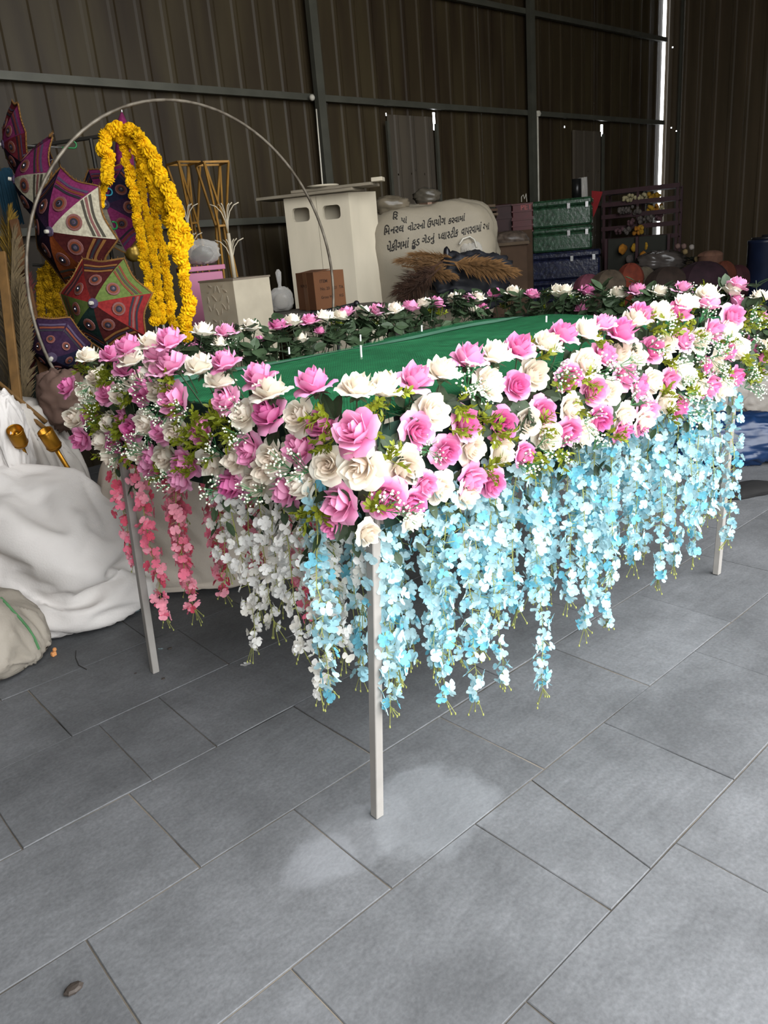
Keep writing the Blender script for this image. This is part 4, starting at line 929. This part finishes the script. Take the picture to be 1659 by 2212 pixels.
sprout('ivory metal sprout ornament half hidden by the yellow garland', 420, 575, 452, 5.15)
PNK = mat('pink_paint', '9c5f78', rough=.5, var=.06, scale=4)
P, B = frame(432, 575, 5.1, 8); zt = P[2]; t = thing('pink_pedestal', 'pink painted box pedestal right of the yellow garlands', 'pedestal', (P[0], P[1], 0)); M((P[0], P[1], 0), B).bbox((0, .0, zt / 2 - .02), (.25, .2, zt - .04), .004).build('body', PNK, t); M((P[0], P[1], 0), B).bbox((.0, .0, zt - .015), (.29, .24, .03), .003).build('top_slab', PNK, t)
P = at(437, 545, 5.1); m_ = soft(M(), P, (.11, .09, .078), 61.0, 1.2, rotz(YAWR), 30, 20, zt + .004); o = m_.build('plastic_bundle', WRAP, smooth=True); tag(o, 'clear plastic bundle with dark contents on the pink pedestal', 'bundle')
M().ell((P[0], P[1], P[2] - .01), (.075, .06, .05), 14, 9, fn=lambda d: 1 + .2 * noise.noise(Vector(d * 2))).build('contents', mat('dark_goods', '35322c', rough=.6, var=.3), o, True)
o = tag(soft(M(), at(288, 545, 4.9), (.055, .055, .055), 63.0, .7, None, 24, 16, -9).build('foil_ball', mat('gold_foil', '9c8038', rough=.35, var=.3, metal=.6, scale=20), smooth=True), 'gold foil ball glinting between the umbrellas and garlands', 'ball')

# kiosk
def edge(u, v, z): return onz(u, v, z)
ZK = 1.95
KL, KM = edge(612, 430, ZK), edge(752, 415, ZK); KR = KM + np.array([.275, -.015, 0])
kc = (KL + KM + KR) / 3; kiosk = thing('display_kiosk', 'tall white wooden booth with two handle holes and loose boards on top', 'booth', (kc[0], kc[1] + .2, 0))
def panel_holes(a, b, z0, z1, holes, th, name, ma):
    """upright board from a to b with rounded through holes given as (u, z, w, h) in metres along the board"""
    a = np.array([a[0], a[1], 0]); d = np.array([b[0], b[1], 0]) - a; L = np.linalg.norm(d); d /= L; nrm = np.cross(d, (0, 0, 1))
    us = {0.0, L}; zs = {z0, z1}
    for hu, hz, hw, hh in holes:
        us |= {hu - hw / 2, hu + hw / 2}; zs |= {hz - hh / 2, hz + hh / 2}
    us = sorted(us); zs = sorted(zs); m_ = M(); w3 = lambda u, z, o: a + d * u + nrm * o + np.array([0, 0, z])
    for o in (0, -th):
        for i in range(len(us) - 1):
            for j in range(len(zs) - 1):
                cu, cz = (us[i] + us[i + 1]) / 2, (zs[j] + zs[j + 1]) / 2
                if any(abs(cu - h[0]) < h[2] / 2 and abs(cz - h[1]) < h[3] / 2 for h in holes): continue
                m_.add([w3(us[i], zs[j], o), w3(us[i + 1], zs[j], o), w3(us[i + 1], zs[j + 1], o), w3(us[i], zs[j + 1], o)], [(0, 1, 2, 3)])
    for hu, hz, hw, hh in holes:
        r = hh * .28; ring = []
        for cx, cz, q0 in ((1, 1, 0), (-1, 1, PI / 2), (-1, -1, PI), (1, -1, 1.5 * PI)):
            arc = []
            for k in range(5):
                q = q0 + PI / 8 * k; arc.append((hu + cx * (hw / 2 - r) + r * math.cos(q), hz + cz * (hh / 2 - r) + r * math.sin(q)))
            co = (hu + cx * hw / 2, hz + cz * hh / 2); ring += arc
            for o in (0, -th):
                v = [w3(*co, o)] + [w3(*p, o) for p in arc]; m_.add(v, [(0, k, k + 1) for k in range(1, 5)])
        n = len(ring); v = [w3(*p, 0) for p in ring] + [w3(*p, -th) for p in ring]; m_.add(v, [(i, (i + 1) % n, n + (i + 1) % n, n + i) for i in range(n)])
    for (p, q, z_) in ((0, L, z1), (0, L, z0)): m_.add([w3(p, z_, 0), w3(q, z_, 0), w3(q, z_, -th), w3(p, z_, -th)], [(0, 1, 2, 3)])
    for u in (0, L): m_.add([w3(u, z0, 0), w3(u, z1, 0), w3(u, z1, -th), w3(u, z0, -th)], [(0, 1, 2, 3)])
    return m_.build(name, ma, kiosk)
LK = np.linalg.norm((KM - KL)[:2]); mid = KL + (KM - KL) * .5
hz_ = ZK - .13
panel_holes(KL, mid, 0, ZK, [(LK * .245, hz_, LK * .27, .105)], .05, 'front_board', KW); panel_holes(mid + (KM - mid) * .012, KM, 0, ZK, [(LK * .215, hz_ - .004, LK * .27, .105)], .05, 'front_board', KW)
panel_holes(KM, KR, 0, ZK, [], .02, 'side_board', KW)
bk = np.array([-R[0][1] * -1, 0, 0]); fv = ray(720, 480); fv[2] = 0; fv /= np.linalg.norm(fv)
KRb = KR + (KR - KM) * .0
m_ = M(); q_ = [KL + fv * .06, KM + fv * .06, KRb + fv * .06, KRb + fv * .30, KL + fv * .34]; m_.prism([(p[0], p[1]) for p in q_], .0, ZK - .35); m_.build('core', KW, kiosk)
m_ = M(); q_ = [KL + fv * .17, KM + fv * .17, KRb + fv * .05, KRb + fv * .30, KL + fv * .34]; m_.prism([(p[0], p[1]) for p in q_], ZK - .35, ZK - .002); m_.build('back_wall', KW, kiosk)
BRD = mat('weathered_board', '776f60', rough=.75, var=.2, scale=6, stretch=(1, 1, 8))
def board(label, u0, v0, u1, v1, D0, D1, wd, th, lift, ma=None, name='loose_board', cat='board'):
    a = at(u0, v0, D0); b = at(u1, v1, D1); z = max(lift, 0) + ZK if lift is not None else (a[2] + b[2]) / 2; a[2] = b[2] = z + th / 2; d = b - a
    return tag(M().bbox((a + b) / 2 + fv * wd * .3, (np.linalg.norm(d), wd, th), .003, np.stack([d / np.linalg.norm(d), np.cross((0, 0, 1), d / np.linalg.norm(d)), (0, 0, 1)], 1)).build(name, ma or BRD), label, cat)
board('lower loose board lying on the white booth, sticking out left', 567, 428, 775, 409, 6.22, 5.98, .30, .022, .003)
board('upper loose board on the white booth, shifted right', 640, 418, 812, 404, 6.12, 5.94, .26, .022, .027)
board('short pale block on the right end of the booth boards', 806, 403, 830, 401, 5.95, 5.93, .10, .03, .051, KW, 'wood_block', 'block')
pz = ZK + .049; P = onz(697, 403, pz + .01); t = thing('rod_on_plate', 'thin white rod leaning up from a white plate on the booth', 'rod', (P[0], P[1], pz)); M((P[0], P[1], pz)).lathe([(.0, 0), (.10, .002), (.13, .014), (.125, .018), (0, .012)], 24, cap=False).build('plate', KW, t, True)
b_ = at(683, 236, depth(P)); M().tube([(P[0], P[1], pz + .01), b_], .006, 7).build('rod', CONDUIT, t, True)
# cardboard box and bag on a dark table
CARD = mat('cardboard', '5e3c24', rough=.85, var=.10, scale=5); TAPE = mat('brown_tape', '6b4a32', rough=.4); PRT = mat('brown_print', '2c1c12', rough=.9); DTAB = mat('dark_table', '3a3531', rough=.6, var=.2)
P, B = frame(697, 668, 5.45, 33); zt = P[2] - .004
t = thing('storage_table', 'dark grey table behind the flower rim carrying the cardboard box', 'table', (P[0], P[1], 0)); Bt = B @ rotz(-33)
M((P[0], P[1], 0), Bt).bbox((-.12, .14, zt - .02), (1.05, .50, .04), .004).build('top', DTAB, t)
for sx in (-.55, .30):
    for sy in (-.08, .36): M((P[0], P[1], 0), Bt).box((sx, sy, (zt - .04) / 2), (.04, .04, zt - .04)).build('leg', DTAB, t)
bx = thing('cardboard_box', 'brown cardboard box with faint printed lines in front of the white booth', 'box', (P[0], P[1] + .02, zt))
cb = np.array([P[0], P[1], zt]) + fv * .12; w_, d_, h_ = .256, .234, .256
M(cb, B).bbox((0, 0, h_ / 2 + .003), (w_, d_, h_), .002).build('carton', CARD, bx)
M(cb, B).box((-.05, .0, h_ + .006), (w_ * .5, d_ * 1.02, .004), np.array([[math.cos(.12), 0, -math.sin(.12)], [0, 1, 0], [math.sin(.12), 0, math.cos(.12)]])).build('flap', CARD, bx); M(cb, B).box((-w_ / 2 - .0008, 0, h_ / 2), (.001, .05, h_)).build('tape', TAPE, bx)
for body, x, z, s_ in (('ITEM', -.082, .183, .031), ('No. 20   021  TA', -.082, .133, .028), ('Gross Wt.      KG', -.082, .076, .026)):
    v, f = text_mesh(body, s_, 'print'); v = np.stack([v[:, 0] + x, np.full(len(v), -d_ / 2 - .001), v[:, 1] + z], 1); M(cb, B).add(v, f).build('printed_line', PRT, bx)
v, f = text_mesh('N.W. 2', .026, 'print'); v = np.stack([np.full(len(v), -w_ / 2 - .0018), .06 - v[:, 0], v[:, 1] + .16], 1); M(cb, B).add(v, f).build('printed_line', PRT, bx)
a = at(676, 678, 5.27); b = at(770, 656, 5.3); t = thing('black_pipe', 'black pipe with shiny knob ends in front of the cardboard box', 'pipe', tuple((a + b) / 2)); M().tube([a, b], .012, 8).build('pipe', BLK, t, True)
for p in (a, b):
    M().ell(p, .022, 12, 8).build('knob', BLK, t, True)
M().tube([(a + b) / 2, np.array([*((a + b) / 2)[:2], .02])], .012, 8).build('post', BLK, t)
P = at(607, 640, 5.62); m_ = soft(M(), (P[0], P[1], zt + .085), (.085, .08, .085), 71.0, 1.1, rotz(YAWR), 28, 18, zt + .002); o = m_.build('tied_bag', WRAP, smooth=True); tag(o, 'tied clear plastic bag left of the cardboard box', 'bag')
M().lathe([(.02, 0), (.012, .03), (.018, .07), (.022, .12), (.008, .14)], 8, (P[0], P[1], zt + .155)).build('neck', WRAP, o, True); M().ell((P[0], P[1], zt + .07), (.06, .055, .06), 12, 8).build('contents', mat('grey_goods', '6f6a62', var=.3), o, True)

# ---- printed white sack and the pile on it
P, B = frame(936, 540, 6.5, 0)
plP = P + B @ np.array([.35, .1, 0])
plat = thing('storage_platform', 'dark wooden platform under the printed sack and dry grass', 'platform', (P[0], P[1], 0))
Zp = .82
M((P[0], P[1], 0), B).bbox((.42, .22, Zp / 2), (1.6, .7, Zp), .01).build('deck', DTAB, plat)
psack = thing('printed_sack', 'big white sack with black Gujarati lettering right of the white booth', 'sack', (P[0], P[1], Zp))
SKP = mat('printed_sack_cloth', '857d6d', rough=.6, var=.1, scale=3, bump=.15, bscale=90)
sc_c = np.array([P[0], P[1], 1.32]); m_ = soft(M(), sc_c, (.54, .27, .52), 77.0, .38, B, 60, 40, Zp + .003, .55); sb = m_.build('sack_body', SKP, psack, True)
bv = BVHTree.FromPolygons([Vector(v) for v in m_.v], m_.f)
INK = mat('black_ink', '1d1a17', rough=.7)
def paint(chunks, u0, v0, u1, v1, px_h):
    """lettering laid on the sack: chunks are (text, cut) with cut < 1 trimming the right side of a half form"""
    S = 1.0; vs = []; fs = []; x = 0.0
    for body, cut in chunks:
        v, f = text_mesh(body, S, 'ink')
        if cut < 1:
            xm = v[:, 0].min() + (v[:, 0].max() - v[:, 0].min()) * cut; v[:, 0] = np.minimum(v[:, 0], xm)
        adv = (v[:, 0].max() - min(0, v[:, 0].min())) * (.30 if body == 'િ' else 1); o = sum(len(a) for a in vs); v[:, 0] += x; vs.append(v); fs += [tuple(i + o for i in q) for q in f]; x += adv + (.0 if body == 'િ' else .06)
    v = np.concatenate(vs); L = math.hypot(u1 - u0, v1 - v0); dx, dy = (u1 - u0) / L, (v1 - v0) / L; out = []
    for a, b, _ in v:
        s_ = a / x * L; h = b * px_h / .72; pu, pv = u0 + dx * s_ + .10 * h, v0 + dy * s_ - h; d = Vector(ray(pu, pv)); d.normalize()
        hit = bv.ray_cast(Vector(CAM), d)
        out.append(tuple(hit[0] - d * .004) if hit[0] else tuple(at(pu, pv, 6.2)))
    M().add(out, fs).build('lettering', INK, psack)
SP = ' '
paint([('િ', 1), ('મ', 1), ('નરલ', 1)], 828, 508, 873, 500, 17); paint([('વોટરનો', 1)], 880, 499, 919, 492, 14); paint([('ઉપયોગ', 1)], 922, 492, 963, 484, 17); paint([('કરવામાં', 1)], 968, 484, 1005, 476, 14)
paint([('પેકીંગમાં', 1)], 835, 545, 884, 534, 19); paint([('ફુડ', 1)], 889, 533, 907, 529, 17); paint([('ગેડનું', 1)], 911, 527, 940, 520, 15); paint([('પ', .66), ('લા', 1), ('સ', .7), ('ટીક', 1)], 946, 520, 990, 510, 18); paint([('વાપરવામાં', 1)], 996, 509, 1040, 499, 18); paint([('આ', 1)], 1043, 498, 1057, 495, 17)
paint([('િ', 1), ('ર', 1)], 847, 474, 860, 474, 14); paint([('પાં', 1)], 866, 480, 880, 482, 12)
def lump(label, u, v, D, rad, seed, ma, name, cat, k=1.0, floor=-9, n=30, kk=20, yaw=0, sq=.8, group=None):
    return tag(soft(M(), at(u, v, D), rad, seed, k, rotz(YAWR + yaw), n, kk, floor, sq).build(name, ma, smooth=True), label, cat, group)
def crate(label, u0, v0, u1, v1, D, dep, ma, name, cat, yaw=0, zbot=None):
    uc, vc = (u0 + u1) / 2, (v0 + v1) / 2; P, B = frame(uc, vc, D, yaw); wd, ht = (u1 - u0) * D / F, (v1 - v0) * D / F
    t = thing(name, label, cat, (P[0], P[1], P[2] - ht / 2)); zb_ = P[2] - ht / 2 if zbot is None else zbot; M(P, B).bbox((0, dep / 2, (ht / 2 + zb_ - P[2]) / 2), (wd, dep, P[2] + ht / 2 - zb_), .006).build('body', ma, t); return t, P, B, wd, ht
CARD2 = mat('dull_cardboard', '3a2b1f', rough=.9, var=.2); CARD3 = mat('grey_cardboard', '483c2f', rough=.9, var=.2)
lump('crumpled clear plastic bag on the left of the printed sack', 845, 446, 6.35, (.15, .10, .075), 81.0, mat('cloudy_plastic', '5f5749', rough=.3, var=.3, scale=9), 'crumpled_bag', 'bag', 1.6)
t, P, B, wd, ht = crate('small brown carton on top of the printed sack pile', 905, 438, 953, 470, 6.45, .2, CARD2, 'small_carton', 'box', 15); M(P, B).box((0, -.001, ht * .3), (wd * .2, .003, ht * .4)).build('tape', TAPE, t)
lump('dull clear plastic bag on top of the small brown carton', 922, 424, 6.5, (.11, .08, .062), 83.0, mat('grey_plastic', '48433a', rough=.3, var=.3, scale=9), 'grey_bag', 'bag', 1.5)
o = lump('white paper packet with red marks beside the small carton', 970, 447, 6.45, (.085, .06, .055), 85.0, mat('paper_white', '6d6556', rough=.7, var=.1), 'paper_packet', 'packet', .8); pq = at(964, 446, 6.38); m_ = M()
for i in range(3): m_.box(pq + np.array([0, 0, .02 - .02 * i]), (.03, .004, .010), rotz(YAWR))
m_.build('red_marks', mat('red_ink', '7a2f22'), o); ORG['paper_packet'] = ORG[o.name]
for i, (u0, v0, u1, v1, ma) in enumerate(((925, 452, 1070, 447, CARD3), (918, 462, 1076, 456, CARD2), (930, 470, 1076, 466, CARD3))):
    a = at(u0, v0, 6.5); b = at(u1, v1, 6.75); d = b - a; d[2] = 0; L = np.linalg.norm(d); d /= L; o = M().bbox(np.array([(a[0] + b[0]) / 2, (a[1] + b[1]) / 2, (a[2] + b[2]) / 2]) + np.array([0, .1, 0]), (L, .3, .022), .003, np.stack([d, np.cross((0, 0, 1), d), (0, 0, 1)], 1)).build('flat_carton', ma); tag(o, ('top flat cardboard sheet of the stack on the printed sack', 'middle flat cardboard sheet of the stack on the printed sack', 'bottom flat cardboard sheet of the stack on the printed sack')[i], 'cardboard')
PLM = [mat('dry_grass_%s' % k, c, rough=.95, var=.35, scale=30) for k, c in (('tan', '5e452b'), ('brown', '3c291e'), ('straw', '65492b'))]
def plume(label, u0, v0, u1, v1, D, wd, k, seed):
    a = at(u0, v0, D); b = at(u1, v1, D); ax = b - a; L = np.linalg.norm(ax); ax /= L; B = basis(ax); q = random.Random(seed); m_ = M()
    for i in range(420):
        s_ = q.random() ** .8; p = a + ax * L * s_; an = q.uniform(0, 2 * PI); d = (B[:, 0] * math.cos(an) + B[:, 1] * math.sin(an)) * wd * q.uniform(.5, 1) * math.sin(PI * min(1, .15 + .8 * s_)) + ax * L * q.uniform(.12, .3) - np.array([0, 0, .02]); t_ = np.cross(d, B[:, 0]); t_ = t_ / np.linalg.norm(t_) * .004
        m_.add([p - t_, p + t_, p + d * .6 + t_ * .8 + (0, 0, .008), p + d], [(0, 1, 2), (0, 2, 3)])
    m_.tube([a - ax * .08, a + ax * L * .9], .006, 5); return tag(m_.build('grass_plume', PLM[k], kind='thing'), label, 'dry grass', 'dry grass plumes')
plume('tan dry grass plume pointing left on top of the grass pile', 968, 572, 868, 562, 5.8, .10, 0, 1)
plume('tan dry grass plume lying just below the lettering', 985, 560, 895, 548, 6.0, .09, 2, 2)
plume('short straw plume under the topmost tan plume', 890, 578, 972, 592, 5.82, .08, 2, 3)
plume('brown dry grass plume drooping to the lower left beside the booth', 940, 575, 858, 630, 5.75, .15, 1, 4)
plume('dark brown grass plume hanging lowest beside the booth edge', 935, 592, 862, 655, 5.72, .14, 1, 5)
plume('straw dry grass plume pointing right over the black bag', 980, 566, 1098, 582, 5.75, .12, 2, 6)
lump('black plastic bag lying under the grass plumes', 1018, 604, 6.1, (.30, .15, .19), 91.0, mat('black_bag', '1c1d22', rough=.6, var=.3, spec=.3), 'black_bag', 'bag', 1.9, Zp + .003, 60, 40, 8)
lump('dark upright plastic roll between the grass plumes', 966, 562, 6.05, (.03, .03, .10), 92.0, mat('black_film', '15151a', rough=.3), 'black_roll', 'roll', .6)
o = lump('crumpled clear bag with white handles above the black bag', 1018, 545, 6.25, (.085, .06, .08), 93.0, WRAP, 'handle_bag', 'bag', 1.2); M().tube([at(u, v, 6.18) for u, v in ((992, 528), (1000, 516), (1015, 511), (1025, 518), (1030, 535))], .008, 6).build('handle', CONDUIT, o, True)
m_ = M(at(1012, 552, 6.25)); q = random.Random(3)
for i in range(40): m_.tube([(0, 0, -.05), (q.uniform(-.06, .06), q.uniform(-.03, .03), q.uniform(-.02, .06))], .002, 3)
m_.build('straw', PLM[1], o)
# platform on the right with trunks and crates
P, B = frame(1210, 640, 8.2, 0); Z2 = .80
pl2 = thing('trunk_platform', 'low dark platform carrying the trunks and crates at the back', 'platform', (P[0], P[1], 0)); M((P[0], P[1], 0), B).bbox((-.1, .24, Z2 / 2), (1.5, .7, Z2), .01).build('deck', DTAB, pl2)
def z_to_v(u, D, z): return PY + F * 0 + (R[1] @ (at(u, 500, D) - CAM + np.array([0, 0, z - at(u, 500, D)[2]]))) / (R[2] @ (at(u, 500, D) - CAM + np.array([0, 0, z - at(u, 500, D)[2]]))) * F
FLG = mat('green_floral_wrap', '142819', rough=.25, var=.55, scale=28, spec=.6, bump=.3, bscale=25, col2='264430'); FLB = mat('blue_floral_wrap', '0c0e1c', rough=.22, var=.55, scale=28, spec=.6, bump=.3, bscale=25, col2='1e2238')
def trunk(label, u, z0, ht, wd, D, ma, yaw):
    P, B = frame(u, 500, D, yaw); c = np.array([P[0], P[1], z0]); t = thing('storage_chest', label, 'chest', tuple(c)); dep = .45
    M(c, B).bbox((0, dep / 2, ht * .36), (wd, dep, ht * .72), .018).build('body', ma, t); M(c, B).bbox((0, dep / 2, ht * .86), (wd + .012, dep + .012, ht * .25), .02).build('lid', ma, t)
    for x in (wd * .12, wd * .42): M(c, B).bbox((x, -.008, ht * .72), (.035, .012, .06), .003).build('latch', CHROME, t)
for i, (u, ht, wd, ma, lb) in enumerate(((1220, .235, .74, FLB, 'dark blue wrapped chest, lowest of the stack at the back'), (1216, .29, .76, FLB, 'dark blue wrapped chest under the green chests'), (1213, .245, .62, FLG, 'green floral wrapped chest, lower of the two'), (1213, .275, .62, FLG, 'green floral wrapped chest on top of the stack'))):
    trunk(lb, u, Z2 + (0, .237, .53, .778)[i], ht, wd, 8.2, ma, -4)
REDP = mat('red_plastic', '3f0a0d', rough=.4, var=.15, spec=.4); REDD = mat('dark_red_plastic', '260809', rough=.5, var=.2)
def red_crate(label, u0, v0, u1, v1, D, ma, word=None):
    t, P, B, wd, ht = crate(label, u0, v0, u1, v1, D, .3, ma, 'red_crate', 'crate', -4)
    for z in (-.42, .0, .44): M(P, B).box((0, .15, z * ht), (wd + .014, .316, .016)).build('rim', ma, t)
    if word:
        v, f = text_mesh(word, .075, 'mark'); v = np.stack([v[:, 0] - v[:, 0].mean() + .03, np.full(len(v), -.0015), v[:, 1] + ht * .08], 1); M(P, B).add(v, f).build('mark', mat('faded_white_ink', '8a4a48'), t)
red_crate('dark red plastic crate on the left of the red pair', 1072, 443, 1106, 500, 8.3, REDD); red_crate('bright red plastic crate on top, next to the green chests', 1107, 440, 1150, 472, 8.2, REDP, 'PET'); red_crate('red plastic crate under the bright one beside the trunks', 1107, 473, 1150, 502, 8.2, REDP)
t, P, B, wd, ht = crate('plain brown carton under the red crates', 1068, 503, 1150, 640, 8.3, .35, CARD2, 'brown_carton', 'box', -4); M(P, B).box((0, -.001, 0), (.05, .003, ht)).build('tape', TAPE, t)
M(at(1133, 436, 8.2)).tube([(-.05, 0, 0), (-.05, 0, .05), (-.02, 0, .07), (0, 0, .03), (.03, 0, .08), (.04, 0, .0)], .004, 5).build('wire_hook', CONDUIT); tag(bpy.data.objects['wire_hook'], 'white bent wire on top of the bright red crate', 'wire')
t, P, B, wd, ht = crate('brown open carton in front of the trunks, plastic spilling out of its top', 1062, 530, 1140, 640, 7.4, .4, CARD2, 'open_carton', 'box', 10, .001); M(P, B).bbox((0, -.01, ht / 2), (wd + .03, .05, .03), .004).build('rolled_rim', CARD3, t)
lump('dark netted plastic bundle spilling from the open brown carton', 1104, 518, 7.55, (.17, .12, .075), 95.0, mat('net_plastic', '4a4038', rough=.4, var=.4, scale=25), 'net_bundle', 'bundle', 1.4)
a = at(1252, 432, 8.25); o = thing('plastic_roll', 'clear plastic roll standing on the green chest', 'roll', tuple(a)); M(a).tube([(-.05, 0, 0), (-.055, 0, .21)], .05, 12).build('dark_roll', mat('roll_black', '141414', rough=.3), o, True); M(a).tube([(.04, -.02, 0), (.02, -.02, .22)], .05, 12).build('clear_roll', WRAP, o, True)
a, b, c = at(1278, 412, 8.5), at(1302, 414, 8.5), at(1278, 478, 8.5); m_ = M(); q_ = [a, b, at(1290, 450, 8.5), c]; m_.add([tuple(p) for p in q_] + [tuple(p + ray(1290, 440) * .05) for p in q_], [(0, 1, 2, 3), (7, 6, 5, 4), (0, 1, 5, 4), (1, 2, 6, 5), (2, 3, 7, 6), (3, 0, 4, 7)]); tag(m_.build('red_cloth', mat('red_felt', '6b1517', rough=.9, var=.15)), 'red cloth wedge hanging between the green chest and the maroon rack', 'cloth')
# maroon slatted rack with flowers
MAR = mat('maroon_wood', '2c1318', rough=.6, var=.2)
P, B = frame(1382, 462, 9.4, -10); wd, ht, dp_ = .86, .56, .34
rack = thing('slatted_rack', 'maroon slatted rack holding artificial flowers by the corner gap', 'rack', (P[0], P[1], 0)); mr = M(P, B)
for sx in (-.5, -.03, .5):
    for sy in (0, dp_): M(P, B).box((sx * wd, sy, -P[2] / 2 + ht / 4), (.03, .03, P[2] + ht / 2)).build('post', MAR, rack)
for k in range(5):
    z = -ht / 2 + ht * k / 4; M(P, B).box((0, -.02, z), (wd + .05, .016, .05)).build('slat', MAR, rack); M(P, B).box((0, dp_ / 2, z - .02), (wd, dp_, .012)).build('shelf', MAR, rack)
fcols = [mat('faded_%s' % k, c, rough=.9, var=.3, scale=30) for k, c in (('cream', '8d8566'), ('yellow', '8c6a1c'), ('grey', '4c4642'), ('mauve', '4a3438'), ('amber', '8a5a18'))]
for i, (u, v, ci) in enumerate(((1358, 432, 0), (1370, 427, 0), (1385, 428, 0), (1395, 426, 0), (1410, 424, 1), (1424, 426, 1), (1350, 455, 2), (1362, 452, 2), (1384, 455, 2), (1412, 450, 1), (1424, 449, 4), (1436, 452, 0), (1372, 478, 3), (1390, 475, 2), (1412, 472, 2), (1340, 500, 3), (1360, 500, 2), (1382, 498, 4), (1392, 495, 1), (1430, 470, 3))):
    Pq = at(u, v, 9.35); lab = 'faded artificial flower bunch in the maroon rack'; m_ = M(Pq); q = random.Random(i)
    for j in range(9): m_.ell((q.uniform(-.05, .05), q.uniform(-.0, .07), q.uniform(-.03, .035)), q.uniform(.018, .03), 7, 5)
    tag(m_.build('flower_bunch', fcols[ci], rack, True), lab, 'flowers') if False else m_.build('flower_bunch', fcols[ci], rack, True)
t, P, B, wd, ht = crate('green shelf unit with yellow goods below the maroon rack', 1312, 515, 1440, 640, 9.1, .05, mat('dark_shelf_green', '1c1d15', rough=.7), 'lower_shelf', 'shelf', -8)
for x in (-.5, 0, .5): M(P, B).box((x * wd, -.03, 0), (.03, .06, ht)).build('post', MAR, t)
for (u, v, r, ci) in ((1345, 538, .06, 4), (1372, 535, .055, 1), (1402, 530, .07, 1), (1390, 552, .05, 4), (1360, 560, .05, 2)): M(at(u, v, 9.03)).ell((0, 0, 0), (r * 1.4, .03, r), 10, 6, fn=lambda d: 1 + .25 * noise.noise(Vector(d * 2.5 + np.array([u, 0, 0])))).build('goods', fcols[ci], t, True)
lump('cloudy plastic sheet heaped in front of the lower shelf', 1425, 568, 8.0, (.24, .16, .11), 101.0, mat('hazy_plastic', '3d3835', rough=.25, var=.3, scale=8), 'plastic_heap', 'plastic', 1.7, -9, 36, 24)
Z3 = .78
t = thing('dark_bouquet', 'dark leafy bouquet with pale flowers beside the plastic heap', 'bouquet', tuple(at(1495, 575, 7.9)))
m_ = M(at(1495, 572, 7.9)); q = random.Random(8)
for i in range(60): an = q.uniform(0, 2 * PI); leaf_shape(m_, (q.uniform(-.1, .1), q.uniform(-.05, .05), q.uniform(-.1, .06)), (math.cos(an), math.sin(an), .6), (0, 0, 1), .07, .02)
m_.tube([(0, 0, 0), (0, .02, Z3 - at(1495, 572, 7.9)[2])], .02, 6); m_.build('foliage', mat('black_green', '10160f', rough=.6, var=.3), t, kind='stuff')
for (u, v, ci) in ((1464, 532, 2), (1477, 532, 4), (1494, 534, 0), (1480, 544, 3), (1505, 560, 2)): M(at(u, v, 7.8)).ell((0, 0, 0), .028, 8, 6, fn=lambda d: 1 + .3 * noise.noise(Vector(d * 4))).build('bloom', mat('dim_bloom_%d' % u, ('5e4a44', '6a5a3c', '77706a', '6a4038')[(u // 3) % 4], rough=.9, var=.2), t, True)
P, B = frame(1430, 620, 7.45, 0); t = thing('fabric_platform', 'low dark platform under the row of cloth domes', 'platform', (P[0], P[1], 0)); M((P[0], P[1], 0), B).bbox((0, .0, Z3 / 2), (1.75, .6, Z3), .01).build('deck', DTAB, t)
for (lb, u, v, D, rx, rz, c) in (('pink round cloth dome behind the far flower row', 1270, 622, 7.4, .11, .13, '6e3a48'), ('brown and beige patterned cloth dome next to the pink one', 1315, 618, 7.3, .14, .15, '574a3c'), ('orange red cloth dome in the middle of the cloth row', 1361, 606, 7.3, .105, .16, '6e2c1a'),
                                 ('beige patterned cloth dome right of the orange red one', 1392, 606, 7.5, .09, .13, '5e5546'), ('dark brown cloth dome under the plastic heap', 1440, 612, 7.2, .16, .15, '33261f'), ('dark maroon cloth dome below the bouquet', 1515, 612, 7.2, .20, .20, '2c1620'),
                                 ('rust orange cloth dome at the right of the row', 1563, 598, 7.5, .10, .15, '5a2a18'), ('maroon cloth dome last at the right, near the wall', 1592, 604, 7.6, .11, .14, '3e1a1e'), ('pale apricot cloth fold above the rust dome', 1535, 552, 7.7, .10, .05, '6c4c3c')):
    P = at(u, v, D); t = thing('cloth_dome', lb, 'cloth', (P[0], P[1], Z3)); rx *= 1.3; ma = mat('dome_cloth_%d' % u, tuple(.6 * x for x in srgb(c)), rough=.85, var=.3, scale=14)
    for k in range(8):
        a0 = k * PI / 4; m_ = M(P, rotz(YAWR)); m_.grid(lambda x, y: (rx * math.sin(PI * .5 * (.02 + .98 * y)) * math.cos(a0 + x * PI / 4) * (1 - .05 * math.sin(PI * x)), rx * .8 * math.sin(PI * .5 * (.02 + .98 * y)) * math.sin(a0 + x * PI / 4) * (1 - .05 * math.sin(PI * x)), rz * math.cos(PI * .5 * y) * (1 - .03 * math.sin(PI * x))), 4, 6); m_.build('cloth_gore', ma, t, True)
    M(P, rotz(YAWR)).lathe([(rx * .9, 0), (rx * .8, Z3 + .002 - P[2])], 16).build('skirt', ma, t, True)
P, B = frame(1652, 556, 7.5, -12); t = thing('blue_drum', 'dark blue plastic drum at the right edge below the wall', 'drum', (P[0], P[1], 0)); M((P[0], P[1], 0)).lathe([(.15, 0), (.16, .02), (.16, P[2] + .13), (.165, P[2] + .14), (.165, P[2] + .165), (.15, P[2] + .17)], 20).build('body', mat('drum_blue', '10182c', rough=.4, var=.2), t, True); M((P[0], P[1], P[2] + .17)).lathe([(.13, 0), (.13, .02), (.04, .022), (.04, .04)], 16).build('lid', BLK, t, True)
